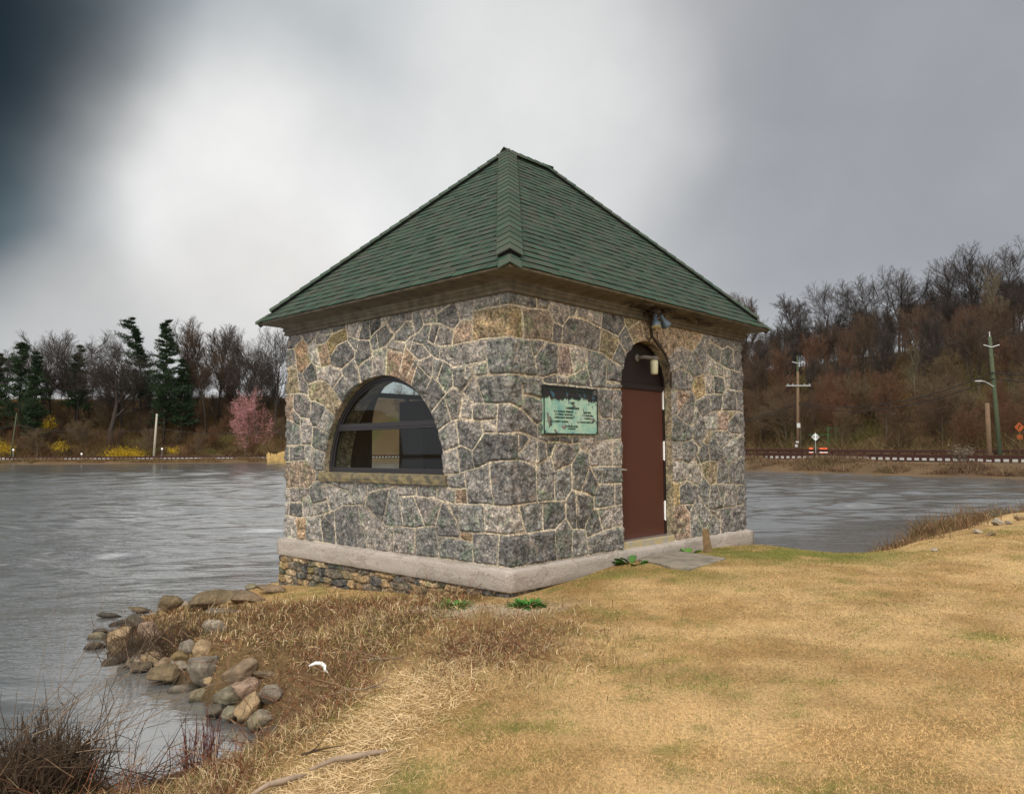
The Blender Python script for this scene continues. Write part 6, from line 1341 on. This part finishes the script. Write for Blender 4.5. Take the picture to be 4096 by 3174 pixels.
# undergrowth and bank scrub
def scrub(name, label, n, sampler, hr, wr, pals, seed):
    rg = np.random.default_rng(seed); x, y, w8 = sampler(rg, n); z = terrain(x, y); k = z > .12; x, y, z = x[k], y[k], z[k]; n = len(x)
    d = rg.normal(size=(n, 3)) * np.array([.6, .6, .3]); d[:, 2] = np.abs(d[:, 2]) + .7; d /= np.linalg.norm(d, axis=1, keepdims=True); L_ = (rg.uniform(*hr, n) * (.35 + 1.5 * sstep(.4, .68, fbm(x / 2.2, y / 2.2, seed + 9, 2))))[:, None]; P = np.stack([x, y, z - .05], 1)
    s_ = np.cross(d, rg.normal(size=(n, 3))); s_ /= np.linalg.norm(s_, axis=1, keepdims=True); w_ = rg.uniform(*wr, n)[:, None]
    pz = fbm(x / 6, y / 6, seed, 3); pl = np.array(pals); ci = np.clip((pz * 1.6 - .3) * len(pl) + rg.normal(size=n) * 1.1, 0, len(pl) - 1).astype(int); col = pl[ci] * rg.uniform(.7, 1.3, (n, 1))
    m_ = P + d * L_ * .5; d2 = d + rg.normal(size=(n, 3)) * .3; V = np.stack([P - s_ * w_, P + s_ * w_, m_ + s_ * w_ * .6, m_ - s_ * w_ * .6, m_ + d2 * L_ * .5], 1).reshape(-1, 3); b = np.arange(n) * 5
    o = npmesh(name, V, np.concatenate([np.stack([b, b + 1, b + 2], 1), np.stack([b, b + 2, b + 3], 1), np.stack([b + 3, b + 2, b + 4], 1)]), M['veg'], None, col=np.repeat(col, 5, 0)); tag(o, label, kind='stuff')
def samp(pxr, dr):
    def f(rg, n):
        xs, ys = [], []
        while sum(map(len, xs)) < n:
            Y = rg.uniform(50, 240, 60000); px = rg.uniform(*pxr, 60000); X = (px - 2048) / F * Y; d = pdist(X, Y, SHORE_FAR); ins = inpoly(X, Y, LAKE); k = (d > dr[0]) & (d < dr[1]) & ~ins & (rg.random(60000) < Y / 240); xs.append(X[k]); ys.append(Y[k])
        return np.concatenate(xs)[:n], np.concatenate(ys)[:n], None
    return f
PH = [(.065, .034, .018), (.11, .060, .032), (.085, .072, .022), (.13, .074, .042), (.06, .048, .02), (.15, .11, .06), (.11, .095, .028)]
scrub('undergrowth', 'brown and olive undergrowth covering the floor of the right hill', 90000, samp((2700, 4250), (17, 75)), (.5, 2.2), (.012, .035), PH, 3)
scrub('undergrowth', 'reddish brown undergrowth covering the floor of the left wood', 70000, samp((-150, 1300), (17, 70)), (.6, 2.6), (.02, .05), [(.06, .034, .018), (.095, .048, .025), (.08, .065, .02), (.13, .068, .04), (.12, .10, .022), (.075, .038, .02)], 4)
scrub('bank_scrub', 'dry brown grass and low scrub on the bank below the right guardrail', 60000, samp((2700, 4250), (.05, 4.9)), (.10, .42), (.012, .035), [(.055, .034, .022), (.10, .06, .036), (.16, .098, .058), (.22, .145, .085), (.08, .05, .03), (.13, .095, .045)], 5)
scrub('bank_scrub', 'dry golden brown grass along the far left bank', 40000, samp((-150, 1300), (.05, 4.4)), (.10, .38), (.03, .07), [(.13, .078, .032), (.19, .12, .05), (.085, .052, .03), (.24, .165, .08), (.07, .055, .022)], 6)

def samp_right(rg, n):
    P = np.array(SHORE_NEAR[29:35]); k = rg.integers(0, len(P) - 1, n); f = rg.random((n, 1)); q = P[k] * (1 - f) + P[k + 1] * f; q = q + rg.normal(size=(n, 2)) * .45 + np.array([.35, -.35]); return q[:, 0], q[:, 1], None
scrub('bank_scrub', 'brown scrub and dead weeds along the bank at the right edge of the lawn', 16000, samp_right, (.08, .42), (.004, .010), [(.14, .075, .04), (.10, .055, .03), (.22, .14, .07), (.12, .11, .04), (.08, .045, .03)], 7)
